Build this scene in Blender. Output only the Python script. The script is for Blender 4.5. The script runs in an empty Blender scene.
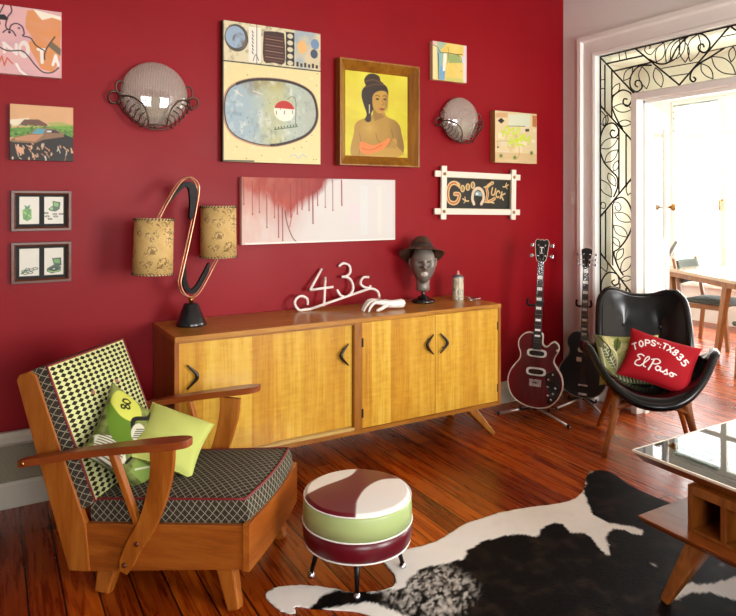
import bpy, bmesh, math, random
import numpy as np
from mathutils import Vector, Matrix, Euler

S = bpy.context.scene
COL = S.collection
R = math.radians
PI = math.pi

# ------------------------------------------------------------------ camera
cam_d = bpy.data.cameras.new('camera')
cam = bpy.data.objects.new('camera', cam_d)
COL.objects.link(cam)
cam.location = (0, 0, 1.4)
cam.rotation_euler = (R(90), 0, R(-30.2))
cam_d.sensor_width = 36
cam_d.lens = 648 / 736 * 36
cam_d.shift_y = -(308 - 202) / 736
cam_d.clip_start = 0.05
S.camera = cam
S.view_settings.view_transform = 'Standard'
S.view_settings.look = 'None'
S.view_settings.gamma = 1
S.view_settings.use_curve_mapping = False
S.view_settings.exposure = 0.82
S.cycles.max_bounces = 10
S.cycles.transparent_max_bounces = 12
S.cycles.caustics_reflective = False
S.cycles.caustics_refractive = False
S.cycles.sample_clamp_indirect = 6

# ------------------------------------------------------------------ world (bright overcast sky)
W = bpy.data.worlds.new('sky')
S.world = W
W.use_nodes = True
bg = W.node_tree.nodes['Background']
bg.inputs['Color'].default_value = (0.93, 0.97, 1.0, 1)
bg.inputs['Strength'].default_value = 2.6

def area(name, loc, rot, sx, sy, power, color=(1, 1, 1), spread=180):
    d = bpy.data.lights.new(name, 'AREA')
    d.shape = 'RECTANGLE'; d.size = sx; d.size_y = sy; d.energy = power; d.color = color
    d.spread = R(spread)
    o = bpy.data.objects.new(name, d); COL.objects.link(o)
    o.location = loc; o.rotation_euler = rot
    return o
# daylight coming in through the two windows behind the camera, and the sunroom glazing
area('window_daylight', (2.9, -1.72, 1.45), (R(90), 0, 0), 1.6, 1.5, 112, (1.0, 0.985, 0.965))
area('window_daylight', (0.2, -1.72, 1.45), (R(90), 0, 0), 1.6, 1.5, 50, (1.0, 0.985, 0.965))
area('sunroom_daylight', (7.42, 2.9, 1.7), (R(90), 0, R(90)), 4.8, 2.4, 210, (1.0, 0.98, 0.95))
# sun falling into the sunroom through its big windows
sd = bpy.data.lights.new('sun', 'SUN'); sd.energy = 3.5; sd.angle = R(1.0); sd.color = (1, .95, .85)
sun = bpy.data.objects.new('sun', sd); COL.objects.link(sun)
sun.rotation_euler = Vector((-0.55, -0.35, -0.80)).to_track_quat('-Z', 'Y').to_euler()

# ------------------------------------------------------------------ helpers
def lin(c):
    if isinstance(c, str):
        c = c.lstrip('#'); c = tuple(int(c[i:i+2], 16) / 255 for i in (0, 2, 4))
    return tuple((x / 12.92 if x <= .04045 else ((x + .055) / 1.055) ** 2.4) for x in c[:3])

class MB:
    def __init__(s): s.v = []; s.f = []; s.m = []; s.s = []
    def add(s, vs, fs, mi=0, smooth=False):
        b = len(s.v); s.v += [tuple(p) for p in vs]
        for f in fs: s.f.append(tuple(b + i for i in f)); s.m.append(mi); s.s.append(smooth)
        return s
    def hexa(s, p, mi=0):   # p: 4 bottom (ccw from above) + 4 top
        return s.add(p, [(3, 2, 1, 0), (4, 5, 6, 7), (0, 1, 5, 4), (1, 2, 6, 5), (2, 3, 7, 6), (3, 0, 4, 7)], mi)
    def box(s, x0, x1, y0, y1, z0, z1, mi=0, M=None):
        p = [(x0, y0, z0), (x1, y0, z0), (x1, y1, z0), (x0, y1, z0), (x0, y0, z1), (x1, y0, z1), (x1, y1, z1), (x0, y1, z1)]
        if M is not None: p = [M @ Vector(q) for q in p]
        return s.hexa(p, mi)
    def bar(s, a, b, wa, wb=None, da=None, db=None, up=(0, 0, 1), mi=0):   # tapered rectangular bar a->b
        a = Vector(a); b = Vector(b); d = (b - a).normalized(); u = Vector(up)
        x = d.cross(u)
        if x.length < 1e-4: x = Vector((1, 0, 0))
        x.normalize(); y = x.cross(d).normalized()
        wb = wa if wb is None else wb; da = wa if da is None else da; db = (wb if da == wa else da) if db is None else db
        def ring(c, w, h): return [c - x*w/2 - y*h/2, c + x*w/2 - y*h/2, c + x*w/2 + y*h/2, c - x*w/2 + y*h/2]
        return s.add(ring(a, wa, da) + ring(b, wb, db), [(3, 2, 1, 0), (4, 5, 6, 7), (0, 1, 5, 4), (1, 2, 6, 5), (2, 3, 7, 6), (3, 0, 4, 7)], mi)
    def tube(s, pts, r, n=8, mi=0, closed=False, flat=1.0):
        P = [Vector(p) for p in pts]; N = len(P)
        rr = r if isinstance(r, (list, tuple)) else [r] * N
        T = []
        for i in range(N):
            if closed: t = P[(i+1) % N] - P[i-1]
            else: t = P[min(i+1, N-1)] - P[max(i-1, 0)]
            T.append(t.normalized() if t.length > 1e-9 else Vector((0, 0, 1)))
        u = T[0].orthogonal().normalized(); vs = []
        for i in range(N):
            u = (u - T[i] * u.dot(T[i]))
            u = u.normalized() if u.length > 1e-6 else T[i].orthogonal().normalized()
            w = T[i].cross(u)
            for k in range(n):
                a = 2 * PI * k / n
                vs.append(P[i] + (u * math.cos(a) + w * math.sin(a) * flat) * rr[i])
        fs = []
        for i in range(N if closed else N - 1):
            j = (i + 1) % N
            for k in range(n): fs.append((i*n+k, i*n+(k+1) % n, j*n+(k+1) % n, j*n+k))
        s.add(vs, fs, mi, True)
        if not closed:
            b = len(s.v) - len(vs)
            s.f.append(tuple(b + k for k in reversed(range(n)))); s.m.append(mi); s.s.append(False)
            s.f.append(tuple(b + (N-1)*n + k for k in range(n))); s.m.append(mi); s.s.append(False)
        return s
    def lathe(s, prof, n=32, mi=0, M=None, o=(0, 0, 0), smooth=True):
        vs = []; fs = []
        for (r, z) in prof:
            for k in range(n):
                a = 2 * PI * k / n; p = Vector((o[0] + r*math.cos(a), o[1] + r*math.sin(a), o[2] + z))
                vs.append(M @ p if M is not None else p)
        m = len(prof)
        for i in range(m - 1):
            for k in range(n): fs.append((i*n+k, i*n+(k+1) % n, (i+1)*n+(k+1) % n, (i+1)*n+k))
        s.add(vs, fs, mi, smooth)
        b = len(s.v) - len(vs)
        if prof[0][0] > 1e-6: s.f.append(tuple(b + k for k in reversed(range(n)))); s.m.append(mi); s.s.append(False)
        if prof[-1][0] > 1e-6: s.f.append(tuple(b + (m-1)*n + k for k in range(n))); s.m.append(mi); s.s.append(False)
        return s
    def prism(s, outl, fr, t0, t1, mi=0, smooth=False, mi_side=None):   # outl 2-D, fr(u,v,t)->point
        n = len(outl); vs = [fr(u, v, t0) for u, v in outl] + [fr(u, v, t1) for u, v in outl]
        b = len(s.v)
        s.add(vs, [tuple(reversed(range(n))), tuple(range(n, 2*n))], mi)
        for k in range(n):
            j = (k+1) % n
            s.f.append((b+k, b+j, b+n+j, b+n+k)); s.m.append(mi if mi_side is None else mi_side); s.s.append(smooth)
        return s
    def grid(s, fn, nu, nv, mi=0, smooth=True, cu=False, cv=False):
        vs = [fn(i / (nu if cu else nu - 1), j / (nv if cv else nv - 1)) for j in range(nv) for i in range(nu)]
        fs = []
        for j in range(nv if cv else nv - 1):
            for i in range(nu if cu else nu - 1):
                a = j*nu + i; b = j*nu + (i+1) % nu; c = ((j+1) % nv)*nu + (i+1) % nu; d = ((j+1) % nv)*nu + i
                fs.append((a, b, c, d))
        return s.add(vs, fs, mi, smooth)
    def build(s, name, mats, parent=None, bevel=0, sub=0, loc=None, solid=0, rot=None, fix=True):
        me = bpy.data.meshes.new(name); me.from_pydata(s.v, [], s.f)
        if not isinstance(mats, (list, tuple)): mats = [mats]
        for m in mats: me.materials.append(m)
        me.polygons.foreach_set('material_index', s.m); me.polygons.foreach_set('use_smooth', s.s)
        if fix:
            bm = bmesh.new(); bm.from_mesh(me); bmesh.ops.recalc_face_normals(bm, faces=bm.faces); bm.to_mesh(me); bm.free()
        me.update()
        o = bpy.data.objects.new(name, me); COL.objects.link(o)
        if parent: o.parent = parent
        if loc is not None: o.location = loc
        if rot is not None: o.rotation_euler = rot
        if solid:
            k = o.modifiers.new('s', 'SOLIDIFY'); k.thickness = solid; k.offset = 0
        if bevel:
            k = o.modifiers.new('b', 'BEVEL'); k.width = bevel; k.segments = 2; k.limit_method = 'ANGLE'; k.angle_limit = R(40)
        if sub:
            k = o.modifiers.new('u', 'SUBSURF'); k.levels = sub; k.render_levels = sub
        return o

def tag(o, label=None, cat=None, group=None, kind=None):
    if label: o['label'] = label
    if cat: o['category'] = cat
    if group: o['group'] = group
    if kind: o['kind'] = kind
    return o
def thing(name, label, cat, loc=(0, 0, 0), rz=0, group=None, rot=None):
    o = bpy.data.objects.new(name, None); COL.objects.link(o); o.empty_display_size = .1
    o.location = loc; o.rotation_euler = rot if rot else (0, 0, R(rz))
    return tag(o, label, cat, group)
def struct(name, mb, mats, parent=None, **k):
    o = mb.build(name, mats, parent, **k)
    if parent is None: o['kind'] = 'structure'
    return o
def copy_tree(o, parent=None):
    c = o.copy(); COL.objects.link(c); c.parent = parent
    for ch in list(o.children): copy_tree(ch, c)
    return c
def spline(pts, n=8, closed=False):
    P = [Vector(p) for p in pts]; N = len(P); out = []
    rng = range(N) if closed else range(N - 1)
    for i in rng:
        p0 = P[(i-1) % N] if closed or i > 0 else P[0]; p1 = P[i]; p2 = P[(i+1) % N]
        p3 = P[(i+2) % N] if closed or i + 2 < N else P[-1]
        for k in range(n):
            t = k / n
            out.append(.5 * ((2*p1) + (p2-p0)*t + (2*p0-5*p1+4*p2-p3)*t*t + (3*p1-p0-3*p2+p3)*t**3))
    if not closed: out.append(P[-1])
    return out
def sp2(pts, n=8, closed=False):
    return [(p.x, p.y) for p in spline([(a, b, 0) for a, b in pts], n, closed)]

# true-plane read-offs of outlines on the wall and the floor (pinhole of the room's own camera)
_s, _c = math.sin(R(30.2)), math.cos(R(30.2))
def _ray(px, py):
    u = (px - 368) / 648; v = (202 - py) / 648
    return (_s + u*_c, _c - u*_s, v)
def on_x(px, py, x): r = _ray(px, py); t = x / r[0]; return (r[1]*t, 1.4 + r[2]*t)
def on_floor(px, py, z=0.): r = _ray(px, py); t = (z - 1.4) / r[2]; return (r[0]*t, r[1]*t)

# ------------------------------------------------------------------ node materials
class NT:
    def __init__(s, name):
        s.mat = bpy.data.materials.new(name); s.mat.use_nodes = True; s.t = s.mat.node_tree
        s.b = s.t.nodes['Principled BSDF']
    def n(s, typ, **k):
        x = s.t.nodes.new(typ)
        for a, v in k.items():
            if a in x.inputs: x.inputs[a].default_value = v
            else: setattr(x, a, v)
        return x
    def l(s, a, b): s.t.links.new(a, b)
    def coord(s, kind='Object', scale=(1, 1, 1), rot=(0, 0, 0)):
        c = s.n('ShaderNodeTexCoord'); m = s.n('ShaderNodeMapping'); m.inputs['Scale'].default_value = scale; m.inputs['Rotation'].default_value = rot
        s.l(c.outputs[kind], m.inputs[0]); return m.outputs[0]
    def noise(s, vec, scale, detail=4, rough=.5, dist=0):
        x = s.n('ShaderNodeTexNoise'); x.inputs['Scale'].default_value = scale; x.inputs['Detail'].default_value = detail
        x.inputs['Roughness'].default_value = rough; x.inputs['Distortion'].default_value = dist
        if vec is not None: s.l(vec, x.inputs['Vector'])
        return x.outputs['Fac']
    def ramp(s, fac, stops, interp='LINEAR'):
        x = s.n('ShaderNodeValToRGB'); cr = x.color_ramp; cr.interpolation = interp
        while len(cr.elements) < len(stops): cr.elements.new(.5)
        for e, (p, c) in zip(cr.elements, stops): e.position = p; e.color = (*lin(c), 1) if not isinstance(c, float) else (c, c, c, 1)
        s.l(fac, x.inputs[0]); return x.outputs[0]
    def math(s, op, a, b=None):
        x = s.n('ShaderNodeMath'); x.operation = op
        for i, q in enumerate((a, b)):
            if q is None: continue
            if isinstance(q, (int, float)): x.inputs[i].default_value = q
            else: s.l(q, x.inputs[i])
        return x.outputs[0]
    def mix(s, fac, a, b, blend='MIX'):
        x = s.n('ShaderNodeMix'); x.data_type = 'RGBA'; x.blend_type = blend
        for i, q in ((0, fac), (6, a), (7, b)):
            if isinstance(q, (int, float)): x.inputs[i].default_value = q
            elif isinstance(q, (str, tuple)): x.inputs[i].default_value = (*lin(q), 1)
            else: s.l(q, x.inputs[i])
        return x.outputs[2]
    def bump(s, h, strength=.3, dist=.01):
        x = s.n('ShaderNodeBump'); x.inputs['Strength'].default_value = strength; x.inputs['Distance'].default_value = dist
        s.l(h, x.inputs['Height']); s.l(x.outputs[0], s.b.inputs['Normal'])
    def set(s, **k):
        for a, v in k.items():
            a = a.replace('_', ' ')
            if hasattr(v, 'links') or hasattr(v, 'is_output'): s.l(v, s.b.inputs[a])
            else: s.b.inputs[a].default_value = v
        return s.mat

def plain(name, col, rough=.5, metal=0., spec=.5, var=.0, coat=0., vs=8):
    n = NT(name); c = lin(col)
    if var:
        f = n.noise(n.coord(), vs, 5, .6)
        d = tuple(max(0, x*(1-var)) for x in c); e = tuple(min(1, x*(1+var)) for x in c)
        x = n.n('ShaderNodeMix'); x.data_type = 'RGBA'; x.inputs[6].default_value = (*d, 1); x.inputs[7].default_value = (*e, 1)
        n.l(f, x.inputs[0]); n.l(x.outputs[2], n.b.inputs['Base Color'])
    else: n.b.inputs['Base Color'].default_value = (*c, 1)
    n.b.inputs['Roughness'].default_value = rough; n.b.inputs['Metallic'].default_value = metal
    n.b.inputs['Specular IOR Level'].default_value = spec; n.b.inputs['Coat Weight'].default_value = coat
    n.b.inputs['Coat Roughness'].default_value = .1
    return n.mat

def dim(c, f):
    c = c.lstrip('#'); r = [int(c[i:i+2], 16)/255 for i in (0, 2, 4)]; return tuple(x*f for x in r)
def wood(name, dark, mid, light, axis=0, rough=.35, scale=1., streak=14, coat=.15):
    dark, mid, light = dim(dark, .86), dim(mid, .86), dim(light, .88)
    n = NT(name); sc = [streak*scale]*3; sc[axis] = 1.3*scale
    v = n.coord('Object', tuple(sc))
    f = n.noise(v, 1.6, 6, .62, .6); g = n.noise(v, 9, 3, .6, 0)
    h = n.math('ADD', n.math('MULTIPLY', f, .72), n.math('MULTIPLY', g, .28))
    n.l(n.ramp(h, [(.3, dark), (.5, mid), (.7, light)]), n.b.inputs['Base Color'])
    n.bump(g, .08, .002)
    n.b.inputs['Roughness'].default_value = rough; n.b.inputs['Coat Weight'].default_value = coat; n.b.inputs['Coat Roughness'].default_value = .15
    return n.mat

def vcol(name, rough=.6, coat=0., bump=0., spec=.5):
    n = NT(name); a = n.n('ShaderNodeAttribute'); a.attribute_name = 'Col'
    n.l(a.outputs['Color'], n.b.inputs['Base Color']); n.b.inputs['Roughness'].default_value = rough
    n.b.inputs['Coat Weight'].default_value = coat; n.b.inputs['Specular IOR Level'].default_value = spec
    if bump: n.bump(n.noise(n.coord(), 160, 3), bump, .003)
    return n.mat

def glass(name, tint, alpha, rough=.03):   # thin pane: mostly see-through with a tint and a real reflection
    n = NT(name); nt = n.t; nt.nodes.remove(n.b)
    tr = n.n('ShaderNodeBsdfTransparent'); tr.inputs[0].default_value = (*lin(tint), 1)
    gl = n.n('ShaderNodeBsdfGlossy'); gl.inputs['Roughness'].default_value = rough
    lw = n.n('ShaderNodeLayerWeight'); lw.inputs[0].default_value = .5
    fr = n.n('ShaderNodeMath'); fr.operation = 'POWER'; fr.inputs[1].default_value = 4.; n.l(lw.outputs['Facing'], fr.inputs[0])
    ad = n.n('ShaderNodeMath'); ad.operation = 'ADD'; ad.inputs[1].default_value = alpha + .04; n.l(fr.outputs[0], ad.inputs[0]); ad.use_clamp = True
    mx = n.n('ShaderNodeMixShader'); n.l(ad.outputs[0], mx.inputs[0]); n.l(tr.outputs[0], mx.inputs[1]); n.l(gl.outputs[0], mx.inputs[2])
    n.l(mx.outputs[0], nt.nodes['Material Output'].inputs[0])
    return n.mat

# a small painter for pictures, printed cloth and hides: albedo per vertex on a fine grid
class Paint:
    def __init__(s, w, h, nx, ny, base):
        s.w, s.h, s.nx, s.ny = w, h, nx, ny
        s.U, s.V = np.meshgrid(np.linspace(0, 1, nx), np.linspace(0, 1, ny)); s.X = s.U*w; s.Y = s.V*h
        s.c = np.ones((ny, nx, 3)) * np.array(lin(base)); s.px = w / nx
        s.rng = np.random.RandomState(3)
    def blend(s, m, col):
        m = np.clip(m, 0, 1)[..., None]; s.c = s.c*(1-m) + np.array(lin(col))*m; return s
    def noise(s, k, seed=0, ky=None):
        r = np.random.RandomState(seed); ky = ky or k; g = r.rand(ky+2, k+2)
        x = s.U*k; y = s.V*ky; i = x.astype(int); j = y.astype(int); a = x-i; b = y-j
        a = a*a*(3-2*a); b = b*b*(3-2*b)
        return (g[j, i]*(1-a)+g[j, i+1]*a)*(1-b) + (g[j+1, i]*(1-a)+g[j+1, i+1]*a)*b
    def fbm(s, k, seed=0, ky=None):
        ky = ky or k; return (s.noise(k, seed, ky) + .5*s.noise(k*2, seed+1, ky*2) + .25*s.noise(k*4, seed+2, ky*4)) / 1.75
    def rect(s, x0, y0, x1, y1, col, a=1.):
        e = s.px*.7/s.w; q = lambda v: np.clip(v/e + .5, 0, 1)
        return s.blend(q(s.U-x0)*q(x1-s.U)*q(s.V-y0)*q(y1-s.V)*a, col)
    def mell(s, cx, cy, rx, ry, rot=0., soft=None):
        x = (s.U-cx)*s.w; y = (s.V-cy)*s.h; c, d = math.cos(rot), math.sin(rot)
        u = (x*c+y*d)/(rx*s.w); v = (-x*d+y*c)/(ry*s.h)
        r = np.sqrt(u*u+v*v); k = soft or s.px/(min(rx*s.w, ry*s.h)+1e-9)
        return np.clip((1-r)/k + .5, 0, 1)
    def ell(s, cx, cy, rx, ry, col, rot=0., a=1., soft=None): return s.blend(s.mell(cx, cy, rx, ry, rot, soft)*a, col)
    def mpoly(s, pts):
        P = [(a*s.w, b*s.h) for a, b in pts]; ins = np.zeros_like(s.X, bool); d2 = np.full_like(s.X, 1e9)
        for (x0, y0), (x1, y1) in zip(P, P[1:] + P[:1]):
            if y0 != y1:
                cond = ((s.Y > min(y0, y1)) & (s.Y <= max(y0, y1))) & (s.X < (x1-x0)*(s.Y-y0)/(y1-y0)+x0); ins ^= cond
            dx, dy = x1-x0, y1-y0; L = dx*dx+dy*dy+1e-12
            t = np.clip(((s.X-x0)*dx+(s.Y-y0)*dy)/L, 0, 1)
            d2 = np.minimum(d2, (s.X-x0-t*dx)**2+(s.Y-y0-t*dy)**2)
        d = np.sqrt(d2)*np.where(ins, 1, -1); return np.clip(d/s.px+.5, 0, 1)
    def poly(s, pts, col, a=1.): return s.blend(s.mpoly(pts)*a, col)
    def mline(s, pts, w):
        P = [(a*s.w, b*s.h) for a, b in pts]; d2 = np.full_like(s.X, 1e9)
        for (x0, y0), (x1, y1) in zip(P, P[1:]):
            dx, dy = x1-x0, y1-y0; L = dx*dx+dy*dy+1e-12
            t = np.clip(((s.X-x0)*dx+(s.Y-y0)*dy)/L, 0, 1)
            d2 = np.minimum(d2, (s.X-x0-t*dx)**2+(s.Y-y0-t*dy)**2)
        return np.clip((w/2-np.sqrt(d2))/s.px+.5, 0, 1)
    def line(s, pts, w, col, a=1., curve=False):
        if curve: pts = sp2(pts, 6)
        return s.blend(s.mline(pts, w)*a, col)
    def attr(s, o, n0=0):
        me = o.data; n = len(me.vertices); arr = np.ones((n, 4), np.float32); arr[:, :3] = .5
        k = s.nx*s.ny; arr[n0:n0+k, :3] = s.c.reshape(-1, 3)
        a = me.color_attributes.new('Col', 'FLOAT_COLOR', 'POINT'); a.data.foreach_set('color', arr.ravel())

class Pts(Paint):
    def __init__(s, X, Y):
        s.w = s.h = 1.; s.px = .005; s.U = s.X = X; s.V = s.Y = Y; s.c = np.ones(X.shape+(3,))*np.array(lin('#e9e4dc'))
        s.x0, s.y0 = X.min(), Y.min()
    def noise(s, k, seed=0, ky=None):
        ky = ky or k; r = np.random.RandomState(seed); g = r.rand(int(4*ky)+4, int(4*k)+4); x = (s.U-s.x0)*k; y = (s.V-s.y0)*ky; i = x.astype(int); j = y.astype(int); a = x-i; b = y-j
        a = a*a*(3-2*a); b = b*b*(3-2*b)
        return (g[j, i]*(1-a)+g[j, i+1]*a)*(1-b)+(g[j+1, i]*(1-a)+g[j+1, i+1]*a)*b

# stroke letters: unit box, y down
GL = {
 'A': [[(0, 1), (.5, 0), (1, 1)], [(.2, .62), (.8, .62)]], 'C': [[(1, .18), (.6, 0), (.2, .1), (0, .5), (.2, .9), (.6, 1), (1, .82)]],
 'D': [[(0, 0), (0, 1), (.5, 1), (.95, .75), (.95, .25), (.5, 0), (0, 0)]], 'E': [[(1, 0), (0, 0), (0, 1), (1, 1)], [(0, .5), (.8, .5)]],
 'F': [[(1, 0), (0, 0), (0, 1)], [(0, .5), (.8, .5)]],
 'G': [[(1, .18), (.6, 0), (.2, .1), (0, .5), (.2, .9), (.6, 1), (1, .85), (1, .55), (.6, .55)]], 'H': [[(0, 0), (0, 1)], [(1, 0), (1, 1)], [(0, .5), (1, .5)]],
 'I': [[(.5, 0), (.5, 1)]], 'K': [[(0, 0), (0, 1)], [(1, 0), (0, .55), (1, 1)]], 'L': [[(0, 0), (0, 1), (1, 1)]],
 'N': [[(0, 1), (0, 0), (1, 1), (1, 0)]], 'O': [[(.5, 0), (.1, .2), (0, .5), (.1, .8), (.5, 1), (.9, .8), (1, .5), (.9, .2), (.5, 0)]],
 'P': [[(0, 1), (0, 0), (.7, 0), (1, .12), (1, .4), (.7, .54), (0, .54)]], 'R': [[(0, 1), (0, 0), (.7, 0), (1, .12), (1, .4), (.7, .54), (0, .54)], [(.5, .54), (1, 1)]],
 'S': [[(.95, .15), (.6, 0), (.2, .05), (.05, .28), (.3, .46), (.75, .56), (.97, .76), (.75, .97), (.3, 1), (0, .83)]],
 'T': [[(0, 0), (1, 0)], [(.5, 0), (.5, 1)]], 'U': [[(0, 0), (0, .75), (.25, 1), (.75, 1), (1, .75), (1, 0)]], 'X': [[(0, 0), (1, 1)], [(1, 0), (0, 1)]],
 '8': [[(.5, .48), (.12, .3), (.2, .05), (.5, 0), (.8, .05), (.88, .3), (.5, .48), (.05, .7), (.15, .95), (.5, 1), (.85, .95), (.95, .7), (.5, .48)]],
 '3': [[(.05, .1), (.4, 0), (.85, .08), (.85, .36), (.4, .48), (.9, .6), (.95, .88), (.5, 1), (0, .9)]],
 '5': [[(.9, 0), (.15, 0), (.1, .42), (.5, .36), (.92, .52), (.92, .85), (.5, 1), (0, .9)]],
 '6': [[(.85, .05), (.4, .1), (.05, .5), (.1, .9), (.5, 1), (.9, .88), (.92, .6), (.5, .48), (.1, .62)]],
 '0': [[(.5, 0), (.1, .2), (0, .5), (.1, .8), (.5, 1), (.9, .8), (1, .5), (.9, .2), (.5, 0)]],
}
def text(p, txt, x, y, w, h, sw, col, gap=1.3, rot=0., arc=0., shear=0.):
    """letters of width w, height h (in p's unit frame) from x,y (top left)"""
    n = len(txt)
    for i, ch in enumerate(txt):
        if ch == ' ': continue
        ox = x + i*w*gap; t = (i - (n-1)/2)/max(1, n/2); oy = y + arc*t*t; a = rot + arc*2*t*p.h/(n*w*gap*p.w+1e-9)*1.0
        for st in GL[ch]:
            pts = []
            for (u, v) in st:
                dx = (u-.5)*w*p.w - shear*(v-.5)*h*p.h; dy = (v-.5)*h*p.h
                pts.append((ox + w/2 + (dx*math.cos(a)-dy*math.sin(a))/p.w, oy + h/2 + (dx*math.sin(a)+dy*math.cos(a))/p.h))
            p.line(pts, sw, col)

M = {}
M['black_metal'] = plain('black_metal', '#0b0b0c', .35, .4)
M['chrome'] = plain('chrome', '#c9c9cc', .18, 1.)
M['brass'] = plain('brass', '#b98a48', .3, 1.)
M['copper'] = plain('copper', '#d9a27e', .3, .9)
M['white_paint'] = plain('white_paint', '#f8f6ef', .4, var=.02)
M['wall_white'] = plain('wall_white', '#f1efe9', .6, var=.02)
M['wall_taupe'] = plain('wall_taupe', '#6e655c', .7, var=.02)
M['ceiling_white'] = plain('ceiling_white', '#b5aea4', .7, var=.02)
M['black_gloss'] = plain('black_gloss', '#0c0d10', .12, coat=.5)
M['arm_wood'] = wood('arm_wood', '#7a3310', '#a34c1a', '#b9602a', 0)
M['arm_wood_z'] = wood('arm_wood_z', '#8c3f12', '#b45f1f', '#c8742e', 2)
M['teak'] = wood('teak', '#8a4a12', '#b3701f', '#c4842e', 0)
M['teak_z'] = wood('teak_z', '#8a4a12', '#b3701f', '#c4842e', 2)
M['table_wood'] = wood('table_wood', '#6b2c0c', '#9a4a17', '#b5642a', 1)
M['table_wood_z'] = wood('table_wood_z', '#6b2c0c', '#9a5218', '#b97530', 2)
M['vinyl_white'] = plain('vinyl_white', '#efece6', .35)

# red wall: satin paint with slightly uneven roughness
n = NT('red_paint'); v = n.coord('Object')
n.l(n.ramp(n.noise(v, 1.2, 3), [(.3, '#850411'), (.7, '#900715')]), n.b.inputs['Base Color'])
n.l(n.ramp(n.noise(v, 3, 4), [(.3, .42), (.7, .5)]), n.b.inputs['Roughness']); n.bump(n.noise(v, 90, 3), .05, .002)
n.b.inputs['Specular IOR Level'].default_value = .2; M['red_wall'] = n.mat
# floor boards running away from the camera, orange lacquered pine
n = NT('pine_boards')
tc = n.n('ShaderNodeTexCoord'); sx = n.n('ShaderNodeSeparateXYZ'); n.l(tc.outputs['Object'], sx.inputs[0])
cb = n.n('ShaderNodeCombineXYZ'); n.l(sx.outputs[1], cb.inputs[0]); n.l(sx.outputs[0], cb.inputs[1])
br = n.n('ShaderNodeTexBrick'); n.l(cb.outputs[0], br.inputs['Vector']); br.offset = .37; br.offset_frequency = 2
for a, q in (('Scale', 1.), ('Brick Width', 3.1), ('Row Height', .112), ('Mortar Size', .0032), ('Mortar Smooth', .1), ('Bias', 0.)): br.inputs[a].default_value = q
br.inputs['Color1'].default_value = (0, 0, 0, 1); br.inputs['Color2'].default_value = (1, 1, 1, 1); br.inputs['Mortar'].default_value = (.5, .5, .5, 1)
fl = n.math('FLOOR', n.math('DIVIDE', sx.outputs[0], .112))
cb2 = n.n('ShaderNodeCombineXYZ'); n.l(n.math('MULTIPLY', sx.outputs[0], 20.), cb2.inputs[0]); n.l(n.math('ADD', n.math('MULTIPLY', sx.outputs[1], 1.1), n.math('MULTIPLY', fl, 3.7)), cb2.inputs[1]); n.l(fl, cb2.inputs[2])
gr = n.noise(cb2.outputs[0], 1.8, 7, .62, 1.2)
kn = n.n('ShaderNodeTexVoronoi'); kn.inputs['Scale'].default_value = 1.0
cb3 = n.n('ShaderNodeCombineXYZ'); n.l(n.math('MULTIPLY', sx.outputs[0], 6.), cb3.inputs[0]); n.l(n.math('MULTIPLY', sx.outputs[1], 3.), cb3.inputs[1]); n.l(cb3.outputs[0], kn.inputs['Vector'])
base = n.ramp(gr, [(.26, '#4a1404'), (.42, '#9c3a07'), (.58, '#c25a10'), (.76, '#de8426')])
tone = n.ramp(br.outputs['Color'], [(0, '#a8917f'), (1, '#ffffff')])
c1 = n.mix(1., base, tone, 'MULTIPLY')
c2 = n.mix(n.ramp(kn.outputs['Distance'], [(.05, 1.), (.13, 0.)]), c1, '#2e0e05')
c3 = n.mix(br.outputs['Fac'], c2, '#1a0703')
n.l(c3, n.b.inputs['Base Color']); n.l(n.ramp(gr, [(.3, .24), (.8, .34)]), n.b.inputs['Roughness'])
n.bump(n.math('SUBTRACT', n.math('MULTIPLY', gr, .3), br.outputs['Fac']), .5, .004)
n.b.inputs['Specular IOR Level'].default_value = .36
M['floor'] = n.mat

# ------------------------------------------------------------------ the room
WY, WX, CZ = 3.44, 3.685, 3.0
LX, FY = -1.3, -1.5
floor = struct('floor', MB().box(LX-.1, 7.3, FY-.1, 6.2, -.05, 0), M['floor'])
struct('ceiling', MB().box(LX-.1, WX+.15, FY-.1, WY+.15, CZ, CZ+.08), M['ceiling_white'])
struct('wall_back', MB().box(LX-.1, WX, WY, WY+.15, 0, CZ), M['red_wall'])
struct('wall_left', MB().box(LX-.1, LX, FY, WY, 0, CZ), M['wall_taupe'])
# front wall (behind the camera) with two window openings
mb = MB(); wins = [(-.6, 1.0), (2.1, 3.6)]; zs, zt = .7, 2.3
xs = [LX] + [q for w in wins for q in w] + [WX]
for i in range(0, len(xs), 2): mb.box(xs[i], xs[i+1], FY-.12, FY, 0, CZ)
for a, b in wins: mb.box(a, b, FY-.12, FY, 0, zs); mb.box(a, b, FY-.12, FY, zt, CZ)
struct('wall_front', mb, M['wall_taupe'])
M['pane'] = glass('clear_pane', '#ffffff', .0)
for k, (a, b) in enumerate(wins):
    mb = MB()
    for x in (a, (a+b)/2-.025, b-.05): mb.box(x, x+.05, FY-.08, FY-.03, zs, zt)
    for z in (zs, (zs+zt)/2-.02, zt-.05): mb.box(a, b, FY-.079, FY-.031, z, z+.05)
    w = struct('window_%d' % (k+2), mb, M['white_paint'])
    MB().box(a+.01, b-.01, FY-.058, FY-.054, zs+.01, zt-.01).build('glass_pane', M['pane'], w)
# baseboard along the red wall: tall, with moulded top and recessed band
n = NT('baseboard_paint'); n.set(Base_Color=(*lin('#b9b4a4'), 1), Roughness=.4); M['base_paint'] = n.mat
mb = MB(); prof = [(0, 0), (.024, 0), (.024, .105), (.014, .125), (.010, .14), (0, .145)]
mb.prism(prof, lambda u, v, t: (t, WY-u, v), LX, WX-.001)
struct('baseboard_back', mb, M['base_paint'])
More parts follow.
